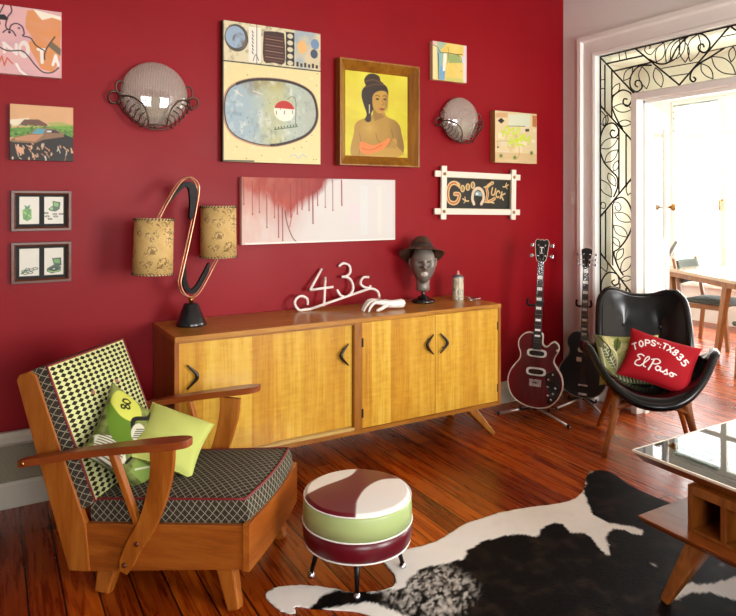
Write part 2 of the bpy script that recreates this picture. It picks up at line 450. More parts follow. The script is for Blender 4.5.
# skirting-height vent panel low on the red wall behind the armchair
hv = thing('wall_vent', 'low cream vent panel with a beige mesh strip along the floor behind the armchair', 'wall vent', ((LX+.1+.66)/2, WY-.024, 0))
hw_ = (.66-LX-.1)/2
mb = MB(); mb.prism([(0, .0), (.036, 0), (.036, .104), (.026, .117), (.012, .117), (.012, .283), (.028, .283), (.036, .297), (.036, .325), (.022, .343), (0, .343)], lambda u, v, t: (t, -u, v), -hw_, hw_)
mb.build('vent_frame', M['base_paint'], hv)
n = NT('vent_mesh'); wv = n.n('ShaderNodeTexWave'); wv.inputs['Scale'].default_value = 60; wv.bands_direction = 'Z'; n.l(n.coord('Object'), wv.inputs[0]); n.l(n.ramp(wv.outputs['Fac'], [(.2, '#5f5846'), (.7, '#958c74')]), n.b.inputs['Base Color']); n.b.inputs['Roughness'].default_value = .6
MB().box(-hw_+.01, hw_-.01, -.016, -.0115, .118, .282).build('vent_mesh', n.mat, hv)
# right wall with the wide doorway and its leaded border (opening Y .83 .. 3.129, z .. 2.427)
OY0, OY1, OZ = .83, 3.129, 2.427
mb = MB(); mb.box(WX, WX+.15, OY1, WY+.15, 0, CZ); mb.box(WX, WX+.15, FY-.12, OY0, 0, CZ); mb.box(WX, WX+.15, OY0, OY1, OZ, CZ)
struct('wall_right', mb, M['wall_white'])
def arch(name, y0, y1, z1, wd, th, x0=WX, sgn=-1):   # moulded architrave round an opening, left leg + head + right leg
    mb = MB(); prof = [(0, 0), (0, th*.55), (wd*.12, th*.7), (wd*.2, th*.5), (wd*.72, th*.42), (wd*.8, th), (wd, th), (wd, 0)]
    rings = []
    for (cy, cz, sy, sz) in ((y1, 0, 1, 0), (y1, z1, 1, 1), (y0, z1, -1, 1), (y0, 0, -1, 0)):
        rings.append([(x0 + sgn*t, cy + sy*u, cz + sz*u) for u, t in prof])
    k = len(prof)
    vs = [p for r in rings for p in r]; fs = []
    for i in range(3):
        for j in range(k): fs.append((i*k+j, i*k+(j+1) % k, (i+1)*k+(j+1) % k, (i+1)*k+j))
    mb.add(vs, fs); return struct(name, mb, M['white_paint'])
arch('trim_1', OY0, OY1, OZ, .15, .035)
# inner frame between the leaded border and the actual door opening
IY0, IY1, IZ = 1.12, 2.841, 2.118
mb = MB()
for (a, b) in ((IY1-.045, IY1), (IY0, IY0+.045)): mb.box(WX-.012, WX+.15, a, b, 0, IZ)
mb.box(WX-.012, WX+.15, IY0+.045, IY1-.045, IZ-.045, IZ)
for (a, b) in ((IY1-.065, IY1-.045), (IY0+.045, IY0+.065)): mb.box(WX+.05, WX+.09, a, b, 0, IZ-.045)
mb.box(WX+.05, WX+.09, IY0+.045, IY1-.045, IZ-.065, IZ-.045)
mb.box(WX+.02, WX+.10, IY1, OY1, 0, .12); mb.box(WX+.02, WX+.10, OY0, IY0, 0, .12)
struct('trim_2', mb, M['white_paint'], bevel=.003)

# leaded glass border ------------------------------------------------
M['lead'] = plain('lead_came', '#0d0c0c', .5, .5)
M['leadglass'] = glass('obscure_glass', '#dfe2d3', .02, .15)
xg = WX + .03
win = struct('window_1', MB().box(xg-.01, xg+.012, IY1-.004, OY1, .118, .135).box(xg-.01, xg+.012, OY0, IY0+.004, .118, .135), M['lead'])
mb = MB()
def qd(pts): mb.add([(xg, y, z) for y, z in pts], [tuple(range(len(pts)))])
qd([(IY1, .12), (OY1, .12), (OY1, OZ), (IY1, IZ)]); qd([(IY0, .12), (OY0, .12), (OY0, OZ), (IY0, IZ)]); qd([(IY1, IZ), (OY1, OZ), (OY0, OZ), (IY0, IZ)])
mb.build('glass_pane', M['leadglass'], win)
A_ = lambda x, y: (590 + x*.19837, 10 + y*.19837)
B_ = lambda x, y: (585 + x*.17857, 90 + y*.17857)
C_ = lambda x, y: (585 + x*.17857, 195 + y*.17857)
thick = []; thin = []
def L(fr, pts, w=0, curve=True):
    q = [on_x(*fr(*p), WX+.03) for p in pts]
    if curve and len(q) > 2: q = sp2(q, 5)
    (thick if w else thin).append(q)
def leaf(fr, a, b, k=.26):
    (x0, y0), (x1, y1) = a, b; dx, dy = x1-x0, y1-y0
    L(fr, [a, (x0+dx*.3-dy*k*.8, y0+dy*.3+dx*k*.8), (x0+dx*.65-dy*k*.75, y0+dy*.65+dx*k*.75), b])
    L(fr, [a, (x0+dx*.35+dy*k*.75, y0+dy*.35-dx*k*.75), (x0+dx*.7+dy*k*.7, y0+dy*.7-dx*k*.7), b])
L(A_, [(85, 270), (270, 230)], 1); L(A_, [(120, 308), (310, 264)], 1)
for p in ([(145, 212), (150, 255)], [(178, 203), (184, 247)], [(42, 355), (75, 350)], [(42, 400), (72, 396)], [(400, 335), (500, 320)], [(360, 295), (545, 262)], [(590, 210), (736, 178)], [(665, 135), (736, 120)]): L(A_, p)
L(A_, [(75, 275), (75, 512)], 1); L(A_, [(110, 305), (110, 545)], 1)
L(A_, [(228, 192), (450, 378)], 2); L(A_, [(450, 378), (706, 78)], 2); L(A_, [(706, 75), (745, 110)], 1)
L(A_, [(310, 278), (245, 285), (208, 330), (203, 385), (232, 412), (262, 392), (255, 360), (233, 357), (228, 377), (240, 388)], 1)
L(A_, [(300, 250), (350, 272), (400, 260), (440, 190), (500, 130), (560, 120), (600, 155), (600, 195), (575, 215), (548, 200), (550, 178), (568, 172), (575, 188)], 1)
L(A_, [(335, 190), (305, 225), (277, 208), (283, 183), (303, 182), (300, 197)]); L(A_, [(680, 190), (610, 235), (560, 265), (515, 305), (505, 345), (520, 362), (533, 350), (522, 338)], 1)
L(A_, [(112, 440), (135, 418), (168, 403), (205, 420), (210, 455), (190, 485), (168, 470), (172, 448), (188, 450)], 1)
L(A_, [(115, 430), (112, 490), (140, 560), (165, 600)], 1)
for a, b in (((170, 355), (215, 290)), ((110, 430), (150, 370)), ((262, 285), (285, 398)), ((330, 290), (360, 390)), ((335, 262), (372, 165)), ((385, 270), (450, 140)), ((405, 255), (480, 140)), ((470, 150), (480, 265)), ((545, 122), (505, 260)), ((560, 270), (620, 348)), ((612, 235), (735, 325)), ((722, 185), (712, 262)), ((118, 488), (212, 500)), ((140, 570), (212, 570))): leaf(A_, a, b)
side = len(thin), len(thick)
L(B_, [(75, 85), (265, 285)], 2); L(B_, [(190, 215), (190, 580)], 1); L(B_, [(230, 250), (230, 545)], 1); L(B_, [(265, 490), (80, 712)], 2)
L(B_, [(168, 230), (150, 225), (142, 248), (160, 268), (185, 250), (185, 215), (155, 185), (115, 200), (90, 250), (82, 320), (90, 360), (110, 410), (150, 455), (180, 490), (182, 545), (160, 600)], 1)
for a, b in (((85, 325), (185, 270)), ((110, 405), (185, 335)), ((160, 455), (185, 395)), ((130, 465), (172, 540)), ((85, 500), (150, 600)), ((240, 590), (260, 505)), ((80, 110), (110, 205)), ((105, 200), (125, 140))): leaf(B_, a, b)
def lower(fr):
    L(fr, [(168, 60), (172, 80), (190, 90), (202, 70), (190, 45), (165, 40), (155, 60)]); L(fr, [(115, 90), (115, 355)], 1); L(fr, [(155, 50), (155, 395)], 1)
    L(fr, [(80, 320), (268, 560)], 2)
    L(fr, [(152, 40), (200, 12), (240, 40), (264, 105), (262, 180), (230, 250), (190, 300), (162, 325), (185, 400), (215, 450)], 1)
    L(fr, [(90, 545), (95, 480), (130, 435), (180, 445), (190, 490), (165, 505), (150, 487), (165, 475)], 1)
    L(fr, [(85, 70), (110, 75), (115, 50), (95, 40), (90, 58)])
    for a, b in (((165, 100), (262, 150)), ((160, 170), (240, 235)), ((157, 235), (195, 290)), ((215, 300), (175, 365)), ((262, 342), (200, 435)), ((85, 330), (120, 430)), ((92, 545), (190, 522)), ((200, 470), (264, 465))): leaf(fr, a, b)
    L(fr, [(195, 495), (195, 690)], 1); L(fr, [(230, 520), (230, 640)], 1)
t1, k1 = len(thin), len(thick)
lower(C_); L(C_, [(170, 20), (80, 125)], 2)
low_thin, low_thick = thin[t1:], thick[k1:]
for dz in (.66, 1.32):   # the same run of leaves repeats down to the sill
    for src, dst in ((low_thin, thin), (low_thick, thick)):
        for q in src:
            q2 = [(y, z-dz) for y, z in q]
            if min(z for _, z in q2) > .12: dst.append(q2)
# the head and the far leg mirror the near ones about the middle of the doorway
YM = (OY0 + OY1) / 2
for lst in (thin, thick): lst += [[(2*YM-y, z) for y, z in q] for q in lst if max(y for y, _ in q) > YM + .1]
thick += [[(OY1-.004, .12), (OY1-.004, OZ-.004)], [(OY1-.004, OZ-.004), (OY0+.004, OZ-.004)], [(OY0+.004, OZ-.004), (OY0+.004, .12)], [(IY1+.004, .12), (IY1+.004, IZ+.004)], [(IY1+.004, IZ+.004), (IY0-.004, IZ+.004)], [(IY0-.004, IZ+.004), (IY0-.004, .12)],
          [(IY1, IZ), (OY1, OZ)], [(IY0, IZ), (OY0, OZ)]]
def clampq(q): return [(min(max(y, OY0), OY1), min(z, OZ-.003)) for y, z in q]
mb = MB()
for q in thick: mb.tube([(xg, y, z) for y, z in clampq(q)], .0056, 6)
mb.build('lead_came', M['lead'], win, fix=False)
mb = MB()
for q in thin: mb.tube([(xg, y, z) for y, z in clampq(q)], .0034, 5)
mb.build('leaf_tracery', M['lead'], win, fix=False)

# light switch
mb = MB().box(WX-.008, WX, 3.335, 3.38, 1.38, 1.47); sw = mb.build('light_switch', M['white_paint'], bevel=.002)
tag(sw, 'small white light switch plate on the pale wall strip beside the door frame', 'light switch')
MB().box(WX-.014, WX-.007, 3.35, 3.365, 1.41, 1.44).build('rocker', M['vinyl_white'], sw, bevel=.001)

# ------------------------------------------------------------------ the sunroom beyond
SXW, SCZ, SY0, SY1 = 7.2, 3.1, -.6, 5.45
struct('ceiling_sunroom', MB().box(WX+.15, SXW+.1, SY0-.1, SY1+.1, SCZ, SCZ+.08), M['wall_white'])
mb = MB(); mb.box(WX+.15, SXW, SY1, SY1+.1, 0, SCZ); struct('wall_sunroom_back', mb, M['wall_white'])
mb = MB(); mb.box(WX+.15, SXW, SY0-.1, SY0, 0, SCZ); struct('wall_sunroom_front', mb, M['wall_white'])
struct('wall_sunroom_left', MB().box(WX, WX+.15, WY+.15, SY1, 0, SCZ).box(WX, WX+.15, SY0-.1, WY+.15, CZ+.08, SCZ), M['wall_white'])
mb = MB(); zs2, zt2 = .45, 2.62; mul = [4.99, 4.35, 3.71, 3.07, 2.43, 1.79, 1.15, .51]
mb.box(SXW, SXW+.1, SY0, SY1, 0, zs2); mb.box(SXW, SXW+.1, SY0, SY1, zt2, SCZ); mb.box(SXW, SXW+.1, 5.0, SY1, zs2, zt2); mb.box(SXW, SXW+.1, SY0, .5, zs2, zt2)
struct('wall_sunroom_window_side', mb, M['wall_white'])
mb = MB()
for y in mul: mb.box(SXW+.02, SXW+.08, y-.035, y+.035, zs2, zt2)
for z in (zs2, 2.15, zt2-.06): mb.box(SXW+.021, SXW+.079, .5, 5.0, z, z+.06)
mb.box(SXW-.05, SXW+.05, .45, 5.05, zs2-.04, zs2)
w = struct('window_4', mb, M['white_paint'])
M['louvre'] = glass('louvre_glass', '#dadedc', .0)
for k in range(5): MB().box(-.035, .035, 4.39, 4.95, -.004, .004).build('louvre_slat', M['louvre'], w, loc=(SXW+.0, 0, 2.25+.075*k), rot=(0, R(35), 0))
MB().box(SXW+.045, SXW+.05, .52, 4.98, zs2+.02, zt2-.02).build('glass_pane', M['pane'], w)
MB().tube([(SXW-.06, 4.99, .74), (SXW-.06, 4.87, .93)], .022, 6).build('sash_stay', plain('grey_metal', '#7d807a', .5), w)
MB().tube([(SXW+.01, 4.36, 1.42), (SXW-.03, 4.36, 1.42), (SXW-.03, 4.36, 1.30)], .012, 8).build('casement_handle', M['brass'], w)
# garden outside: pale ground and hazy shrubs under the sky
n = NT('garden_grass'); n.l(n.ramp(n.noise(n.coord(), 3, 5), [(.3, '#8fa878'), (.7, '#c4cfa8')]), n.b.inputs['Base Color']); n.b.inputs['Roughness'].default_value = .9
struct('ground', MB().box(SXW+.1, 24, -10, 22, -.4, -.3), n.mat)

# the open white door leaf in the doorway
dt = thing('door_1', None, None, (WX+.135, 2.80, 0), 26.5); dt['kind'] = 'structure'; del_keys = [k for k in ('label', 'category') if k in dt.keys()]
mb = MB(); Wd, Hd, T = .78, 2.06, .04
mb.box(0, .11, 0, T, .01, Hd); mb.box(Wd-.11, Wd, 0, T, .01, Hd); mb.box(.11, Wd-.11, 0, T, Hd-.12, Hd); mb.box(.11, Wd-.11, 0, T, .01, .22); mb.box(.11, Wd-.11, 0, T, 1.0, 1.12)
mb.build('door_frame', M['white_paint'], dt, bevel=.004)
MB().box(.10, Wd-.10, .012, .028, .2, 1.01).build('door_panel', M['white_paint'], dt)
MB().box(.10, Wd-.10, .018, .022, 1.1, Hd-.1).build('glass_pane', M['pane'], dt)
hd = MB().box(Wd-.075, Wd-.03, -.004, 0, 1.27, 1.43).box(Wd-.001, Wd+.003, .006, .034, 1.27, 1.42).build('lock_plate', M['brass'], dt)
MB().lathe([(.001, -.052), (.022, -.05), (.028, -.035), (.022, -.02), (.009, -.014), (.009, 0)], 16, M=Matrix.Translation((Wd-.052, -.003, 1.36)) @ Matrix.Rotation(R(-90), 4, 'X')).build('knob', M['brass'], dt)
MB().lathe([(.001, -.052), (.022, -.05), (.028, -.035), (.022, -.02), (.009, -.014), (.009, 0)], 16, M=Matrix.Translation((Wd-.052, T+.003, 1.36)) @ Matrix.Rotation(R(90), 4, 'X')).build('knob', M['vinyl_white'], dt)

# ------------------------------------------------------------------ pictures on the red wall
M['canvas'] = vcol('painted_canvas', .55, 0, .06)
M['print'] = vcol('printed_paper', .35, .0)
M['canvas_side_cream'] = plain('canvas_side_cream', '#d8c49a', .7)
M['canvas_side_dark'] = plain('canvas_side_dark', '#2c2018', .7)
M['canvas_side_white'] = plain('canvas_side_white', '#e6dfd6', .7)

def flat(mb_or_none, name, p, w, h, d, mats, parent=None, loc=(0, 0, 0), rot=None):
    """picture panel in the local XZ plane facing -Y; front face is the painted grid"""
    mb = MB(); mb.grid(lambda u, v: (-w/2 + u*w, -d, h/2 - v*h), p.nx, p.ny, 0, False)
    mb.add([(-w/2, -d, h/2), (w/2, -d, h/2), (w/2, -d, -h/2), (-w/2, -d, -h/2), (-w/2, 0, h/2), (w/2, 0, h/2), (w/2, 0, -h/2), (-w/2, 0, -h/2)],
           [(0, 1, 5, 4), (1, 2, 6, 5), (2, 3, 7, 6), (3, 0, 4, 7), (4, 5, 6, 7)], 1)
    o = mb.build(name, mats, parent, loc=loc, rot=rot, fix=False)
    p.attr(o); return o
def hang(name, label, cat, x0, x1, z0, z1, p, d, mats, group=None, ry=0):
    k = 1 - d/WY; x0, x1, z0, z1 = x0*k, x1*k, 1.4+(z0-1.4)*k, 1.4+(z1-1.4)*k
    o = flat(None, name, p, x1-x0, z1-z0, d, mats, loc=((x0+x1)/2, WY-.004, (z0+z1)/2), rot=(0, R(ry), 0))
    return tag(o, label, cat, group)

# pink and orange painting, top left
w, h = .53, .32
p = Paint(w, h, 220, 134, '#dcaaa8')
p.blend((p.fbm(7, 1)-.45)*1.2, '#c898a4'); 
ox = lambda x: .455 + x/505*.535 if False else (.49 + x/505*.51)
def q(l): return [(ox(a), (b-40)/520.) for a, b in l]
org = p.mpoly(q([(235, 60), (290, 50), (330, 110), (400, 100), (430, 70), (500, 80), (500, 180), (490, 420), (440, 520), (340, 500), (300, 430), (240, 330), (250, 290), (290, 290), (225, 200), (220, 130)]))
p.blend(org*(.85+.3*(p.fbm(9, 5)-.5)), '#d98a3c'); p.poly(q([(280, 45), (500, 75), (500, 105), (430, 90), (350, 120)]), '#efe6d0')
p.poly(q([(430, 280), (500, 330), (495, 385), (400, 320)]), '#6d6048')
p.ell(ox(210), .62, .045, .13, '#e6dcd2', a=.9); p.ell(ox(205), .62, .02, .06, '#d9a5a0'); p.line(q([(60, 330), (60, 400)]), .012, '#e6dcd2'); p.line(q([(55, 330), (150, 400)]), .014, '#e6dcd2'); p.line(q([(150, 330), (150, 405)]), .012, '#e6dcd2')
p.line(q([(320, 350), (370, 350)]), .014, '#ece4da'); p.line(q([(345, 350), (350, 450)]), .014, '#ece4da'); text(p, 'A', ox(435), .66, .045, .15, .011, '#efe8e0')
p.line(q([(150, 480), (180, 530), (240, 570)]), .01, '#f0e6dc'); p.line(q([(0, 440), (20, 490), (40, 430), (60, 500), (80, 440), (120, 480)]), .006, '#c8603c')
for l in ([(100, 20), (115, 80), (85, 130), (70, 200), (95, 225), (110, 190), (150, 170), (195, 190), (210, 240), (200, 260), (260, 270), (300, 320), (365, 355)],
          [(0, 350), (80, 385), (190, 375), (240, 410), (300, 480), (360, 525), (430, 520), (480, 480)], [(50, 250), (80, 225), (120, 230), (145, 265)], [(370, 425), (370, 380), (395, 320), (450, 240)], [(0, 200), (25, 190), (20, 160)], [(60, 30), (20, 110), (0, 60)]):
    p.line(q(l), .006, '#1c1414', curve=True)
p.poly(q([(0, 120), (60, 112), (90, 140), (80, 155), (0, 155)]), '#120e0e'); p.ell(ox(98), .39, .012, .02, '#2a2020'); p.ell(ox(170), .315, .01, .016, '#4a4a58')
for k, (dx, dy) in enumerate(((-.42, .2), (-.3, .55), (-.46, .7))): p.line([(.46+dx*.9+.02, dy), (.46+dx*.7+.1, dy+.12), (.46+dx*.6+.14, dy-.08)], .006, '#1c1414', curve=True)
hang('painting', 'pink and orange abstract painting with black looping lines, cut off by the left edge', 'painting', -.24, .294, 1.995, 2.312, p, .035, [M['canvas'], M['canvas_side_white']])

# car painting
p = Paint(.265, .26, 132, 130, '#d9a878')
Q = lambda l: [((a-105)/580., (b-35-(a-105)*.06)/510.) for a, b in l]
p.blend((p.fbm(5, 2)-.4), '#c99a70')
p.poly(Q([(100, 180), (280, 165), (240, 240), (100, 235)]), '#e9ddbf'); p.poly(Q([(180, 235), (230, 180), (360, 180), (440, 225), (440, 245)]), '#6d4a3c')
p.poly(Q([(100, 255), (690, 240), (690, 360), (100, 340)]), '#5f9238'); p.blend((p.V > .36)*(p.V < .6)*np.clip(p.fbm(24, 7)*3-1.4, 0, 1), '#1f4a1c'); p.blend((p.V > .36)*(p.V < .55)*np.clip(p.fbm(30, 11)*3-1.7, 0, 1), '#a9c85a')
p.poly(Q([(440, 210), (560, 205), (690, 235), (690, 290), (480, 260)]), '#7fae3f', .6)
p.poly(Q([(100, 375), (400, 355), (600, 320), (690, 360), (690, 600), (100, 600)]), '#221a16')
p.poly(Q([(110, 360), (160, 335), (280, 315), (330, 265), (420, 262), (520, 275), (590, 310), (600, 345), (400, 370), (330, 400), (250, 395), (120, 385)]), '#8c6a4c'); p.poly(Q([(150, 345), (280, 320), (410, 320), (330, 385), (150, 370)]), '#c08a62')
p.poly(Q([(300, 310), (340, 268), (425, 270), (400, 318)]), '#5aa0ae'); p.poly(Q([(430, 305), (440, 275), (520, 280), (560, 310)]), '#3a3030'); p.poly(Q([(435, 300), (440, 285), (480, 285), (480, 300)]), '#e0e0dc')
rr = random.Random(4)
for k in range(46):
    a = rr.uniform(120, 670); b = rr.uniform(400, 540); l = rr.uniform(12, 45); t = rr.uniform(.6, 1.9)
    if a > 420 and b < 420: continue
    p.line(Q([(a, b), (a+l*.5*math.cos(t)+5, b+l*.6*math.sin(t)), (a+l*math.cos(t), b+l*math.sin(t))]), rr.uniform(.002, .006), rr.choice(['#dcae86', '#e3bd98', '#c98f68', '#cfc2ae']))
p.poly(Q([(150, 420), (225, 440), (230, 500), (190, 490), (160, 460)]), '#d9a480')
hang('painting', 'small square painting of an old car in a field below the pink canvas', 'painting', .077, .345, 1.597, 1.857, p, .03, [M['canvas'], M['canvas_side_dark']])

# two walnut framed green prints
M['walnut'] = wood('walnut', '#3c1c0c', '#6a3418', '#7e4424', 0, .4)
def frame_rect(w, h, wd, d, inner=None, lip=0., base=0.):
    """mitred frame around w x h (outer), in XZ, from y=base to y=-d; inner edge drops back to y=-inner"""
    mb = MB(); inner = d if inner is None else inner
    o = [(-w/2, -h/2), (w/2, -h/2), (w/2, h/2), (-w/2, h/2)]
    def rr(k): return [(x - math.copysign(k, x), z - math.copysign(k, z)) for x, z in o]
    rings = [(rr(0), base), (rr(0), -d), (rr(lip), -d), (rr(wd), -inner), (rr(wd), base)]
    vs = [(x, y, z) for r, y in rings for x, z in r]; fs = []
    for i in range(5):
        j = (i+1) % 5
        for k in range(4): fs.append((i*4+k, i*4+(k+1) % 4, j*4+(k+1) % 4, j*4+k))
    return mb.add(vs, fs)
M['black_mat'] = plain('black_mat', '#100e0e', .7)
def green_print(z0, z1, label, art):
    w, h = .254, z1-z0
    t = thing('framed_print', label, 'framed print', (.081+w/2, WY-.002, (z0+z1)/2))
    t['group'] = 'walnut framed green prints'
    frame_rect(w, h, .02, .028, .02, .012).build('frame', M['walnut'], t, bevel=.001)
    MB().box(-w/2+.015, w/2-.015, -.008, -.003, -h/2+.015, h/2-.015).build('mat_board', M['black_mat'], t)
    for k, xc in enumerate((-.052, .052)):
        p = Paint(.082, .128, 64, 100, '#d8d4c2'); art(p, k)
        flat(None, 'print', p, .082, .128, .002, [M['print'], M['black_mat']], t, loc=(xc, -.009, .002))
    return t
def dia(p, cx, cy, rx, ry, c): p.ell(cx, cy, rx, ry, c)
def art1(p, k):
    if k == 0:
        p.poly([(.15, .5), (.3, .42), (.6, .45), (.62, .8), (.4, .9), (.18, .82)], '#4d8f22'); p.poly([(.3, .44), (.25, .3), (.4, .36), (.55, .28), (.5, .45)], '#2f7a3a')
        p.line([(.2, .55), (.6, .75)], .004, '#9fd04a'); p.line([(.3, .8), (.5, .5)], .004, '#2b5a14')
    else:
        p.poly([(.2, .45), (.45, .32), (.42, .15), (.85, .2), (.8, .45), (.6, .55), (.3, .52)], '#1f4a1c'); p.poly([(.5, .2), (.75, .24), (.72, .38), (.5, .34)], '#6fa84a'); p.poly([(.3, .42), (.45, .38), (.45, .48), (.3, .48)], '#8fbf6a')
        for a, b in ((.1, .6), (.15, .72), (.3, .82), (.55, .64), (.6, .73), (.88, .64)): p.ell(a, b, .13, .035, '#16180f'); p.ell(a, b, .06, .014, '#c8ccae')
def art2(p, k):
    if k == 0:
        for a, b in ((.25, .82), (.42, .76), (.62, .78), (.8, .74), (.3, .9), (.55, .88)): p.ell(a, b, .15, .05, '#20281c'); p.ell(a, b, .1, .03, '#c4c8b4')
        p.line([(.1, .9), (.3, .8), (.45, .78)], .006, '#2c5a20')
    else:
        p.poly([(.4, .38), (.88, .36), (.9, .66), (.72, .68), (.5, .62)], '#183f1a'); p.poly([(.48, .42), (.8, .42), (.82, .58), (.54, .57)], '#5f9a48'); p.poly([(.15, .75), (.5, .62), (.88, .7), (.85, .88), (.4, .95), (.12, .86)], '#1f4c1e')
        p.ell(.5, .78, .24, .07, '#0f160c'); p.ell(.5, .78, .07, .02, '#d8dcc0'); p.line([(.2, .84), (.5, .9), (.8, .84)], .004, '#8fbf6a')
green_print(1.264, 1.453, 'upper walnut framed pair of green prints: a small case and scattered discs', art1)
green_print(1.019, 1.211, 'lower walnut framed pair of green prints: flat discs and an open record player', art2)

# large cream painting with oval face
w, h = .588, .768
p = Paint(w, h, 236, 308, '#e0d197')
p.blend((p.fbm(6, 3)-.35)*.9, '#e0cf90'); p.blend(np.clip(p.fbm(40, 8)*4-2.7, 0, 1)*.5, '#f6eed0')
Q = lambda l: [((a-38)/382., (b-28-(a-38)*.13)/555.) for a, b in l]
oval = [(45, 400), (50, 330), (80, 290), (150, 268), (250, 270), (330, 290), (385, 330), (405, 400), (395, 460), (350, 505), (260, 532), (180, 530), (100, 500), (60, 460)]
ov = sp2(Q([(a, b+(a-225)*.03) for a, b in oval]), 6, True)
p.line(ov + [ov[0]], .022, '#b98a6c'); m = p.mpoly(ov); p.blend(m, '#aeb9a8')
p.blend(m*np.clip(1-(p.U)*2.6+p.fbm(8, 9)*.8, 0, 1), '#9bb0b8'); p.blend(m*np.clip((.52-p.V)*9+(p.fbm(6, 4)-.5)*2, 0, 1)*np.clip((.66-p.U)*9, 0, 1), '#7d6234')
p.blend(m*np.clip(1-abs(p.U-.52)*5+(p.fbm(7, 12)-.5), 0, 1)*.85, '#bdb97a'); p.blend(m*np.clip(p.fbm(22, 30)*3.4-1.9, 0, 1)*.6, '#d8dcd0'); p.blend(m*np.clip(p.fbm(26, 40)*3.4-2.0, 0, 1)*.6, '#6f7f88')
p.blend(m*np.clip((p.U-.75)*6, 0, 1)*.6, '#a9aa9a')
for i in range(len(ov)): 
    a, b = ov[i], ov[(i+1) % len(ov)]; right = (a[0] > .5)
    p.line([a, b], (.015 if (right or a[1] < .45) else .006), '#24140c')
f0 = Q([(272, 398)])[0]; fm = p.mell(f0[0], f0[1], .108, .077); p.blend(fm, '#ece4d0'); p.blend(fm*(p.V < f0[1]-.016), '#b8241c')
for a, b in ((240, 397), (272, 398), (305, 398)): q0 = Q([(a, b)])[0]; p.line([q0, (q0[0], q0[1]+.022)], .005, '#33302c')
p.line(Q([(285, 350), (305, 340), (318, 365), (316, 460)]), .004, '#5a5a3c', curve=True); p.line(Q([(232, 472), (325, 465)]), .005, '#39562a')
for k in range(8): q0 = Q([(236+k*12, 470-k)])[0]; p.ell(q0[0], q0[1]-.008, .007, .007, '#2f4a22')
p.line(Q([(80, 305), (110, 330)]), .004, '#e9dfba'); p.line(Q([(150, 310), (185, 325)]), .004, '#e9dfba')
# collage band across the top
p.rect(0, 0, 1, .29, '#d9cda6'); tb = p.V < .285
p.blend(tb*np.clip(p.fbm(30, 50)*3-1.5, 0, 1)*.6, '#5b4a3a')
q0 = Q([(88, 98)])[0]; p.ell(q0[0], q0[1], .115, .098, '#4a4238'); p.ell(q0[0]-.01, q0[1]-.005, .095, .078, '#93a9bd'); p.blend(p.mell(q0[0]+.03, q0[1]+.02, .07, .06)*np.clip(p.fbm(20, 60)*3-1, 0, 1), '#6a5f52')
q1, q2 = Q([(133, 60)])[0], Q([(180, 195)])[0]; p.rect(q1[0], .02, q2[0], .275, '#e6e0cf')
for k in range(7): p.line([(q1[0]+.035+.004*(k % 2), .05+.025*k), (q1[0]+.045, .064+.025*k)], .006, '#39445c')
p.line(Q([(150, 190), (160, 165), (172, 190)]), .004, '#20201c', curve=True)
a0, a1 = Q([(190, 70)])[0], Q([(272, 195)])[0]; rm = sp2(Q([(190, 190), (190, 85), (200, 70), (262, 75), (272, 95), (272, 200), (230, 198)]), 3, True); p.poly(rm, '#3a1f14')
for k in range(9): yy = .07+.022*k; p.line([(a0[0]+.02, yy), (a1[0]-.015, yy+.004)], .004, '#a0705a' if k % 2 else '#6d3a28')
a0, a1 = Q([(278, 70)])[0], Q([(312, 200)])[0]; p.rect(a0[0], .02, a1[0], .27, '#241c18')
for k in range(5): p.ell((a0[0]+a1[0])/2, .05+.05*k, .03, .018, '#cfc6a6')
p.rect(a1[0]+.01, .02, .99, .27, '#cfc09a'); p.blend((p.U > a1[0])*tb*np.clip(p.fbm(9, 71)*3-1.2, 0, 1)*.8, '#8da3b4'); p.ell(.94, .085, .045, .04, '#6d8aa8'); p.ell(.93, .16, .04, .035, '#39485c'); p.ell(.8, .12, .05, .05, '#e2b06a')
for k in range(6): p.rect(a1[0]+.02+k*.042, .235+.008*(k % 2), a1[0]+.045+k*.042, .27, '#2c2620')
p.line([(0, .287), (1, .287)], .007, '#241c14'); p.line([(.33, .0), (.33, .285)], .004, '#33281e')
for k in range(26): rr = random.Random(k); p.ell(rr.random(), rr.random()*.7+.3, .005, .004, '#6a5434')
p.line([(0, .995), (.3, .992)], .008, '#2c2018'); p.line([(.004, 0), (.004, 1)], .006, '#3a2c1c')
p.line([(.68, .95), (.72, .93), (.76, .96), (.8, .93), (.85, .95)], .004, '#9fb4c4', curve=True)
hang('painting', 'large cream painting of a small red-capped face inside a grey oval, collage band on top', 'painting', 1.088, 1.676, 1.621, 2.389, p, .04, [M['canvas'], M['canvas_side_dark']])

# portrait in deep gold-brown frame
w, h = .570, .636
t = thing('framed_portrait', 'portrait of a dark-haired woman in an orange strapless top on yellow, wide wooden frame', 'framed portrait', (2.060, WY-.002, 1.936))
M['gold_wood'] = wood('gold_wood', '#7c450f', '#a3671d', '#bd8430', 2, .3)
frame_rect(w, h, .062, .062, .012, .009).build('frame', M['gold_wood'], t, bevel=.001)
pw, ph = w-.118, h-.118
p = Paint(pw, ph, 190, 218, '#cfc32a')
Q = lambda l: [((a-42)/340., (b-84-(a-42)*.11)/470.) for a, b in l]
p.blend(np.clip(p.fbm(3, 5)*2-.7, 0, 1)*.8, '#e2d94a'); p.blend(np.clip(p.fbm(2, 9, 6)*2.4-1.3, 0, 1)*.6, '#b79a22'); p.blend(np.clip((.18-abs(p.V-.28))*4, 0, 1)*.3, '#c08a2a')
skin, sh, li = '#a8812e', '#77541e', '#c9a347'
body = sp2(Q([(88, 570), (88, 430), (100, 375), (150, 350), (185, 335), (195, 300), (245, 300), (262, 345), (320, 380), (345, 440), (340, 575)]), 5, True); p.poly(body + [], skin)
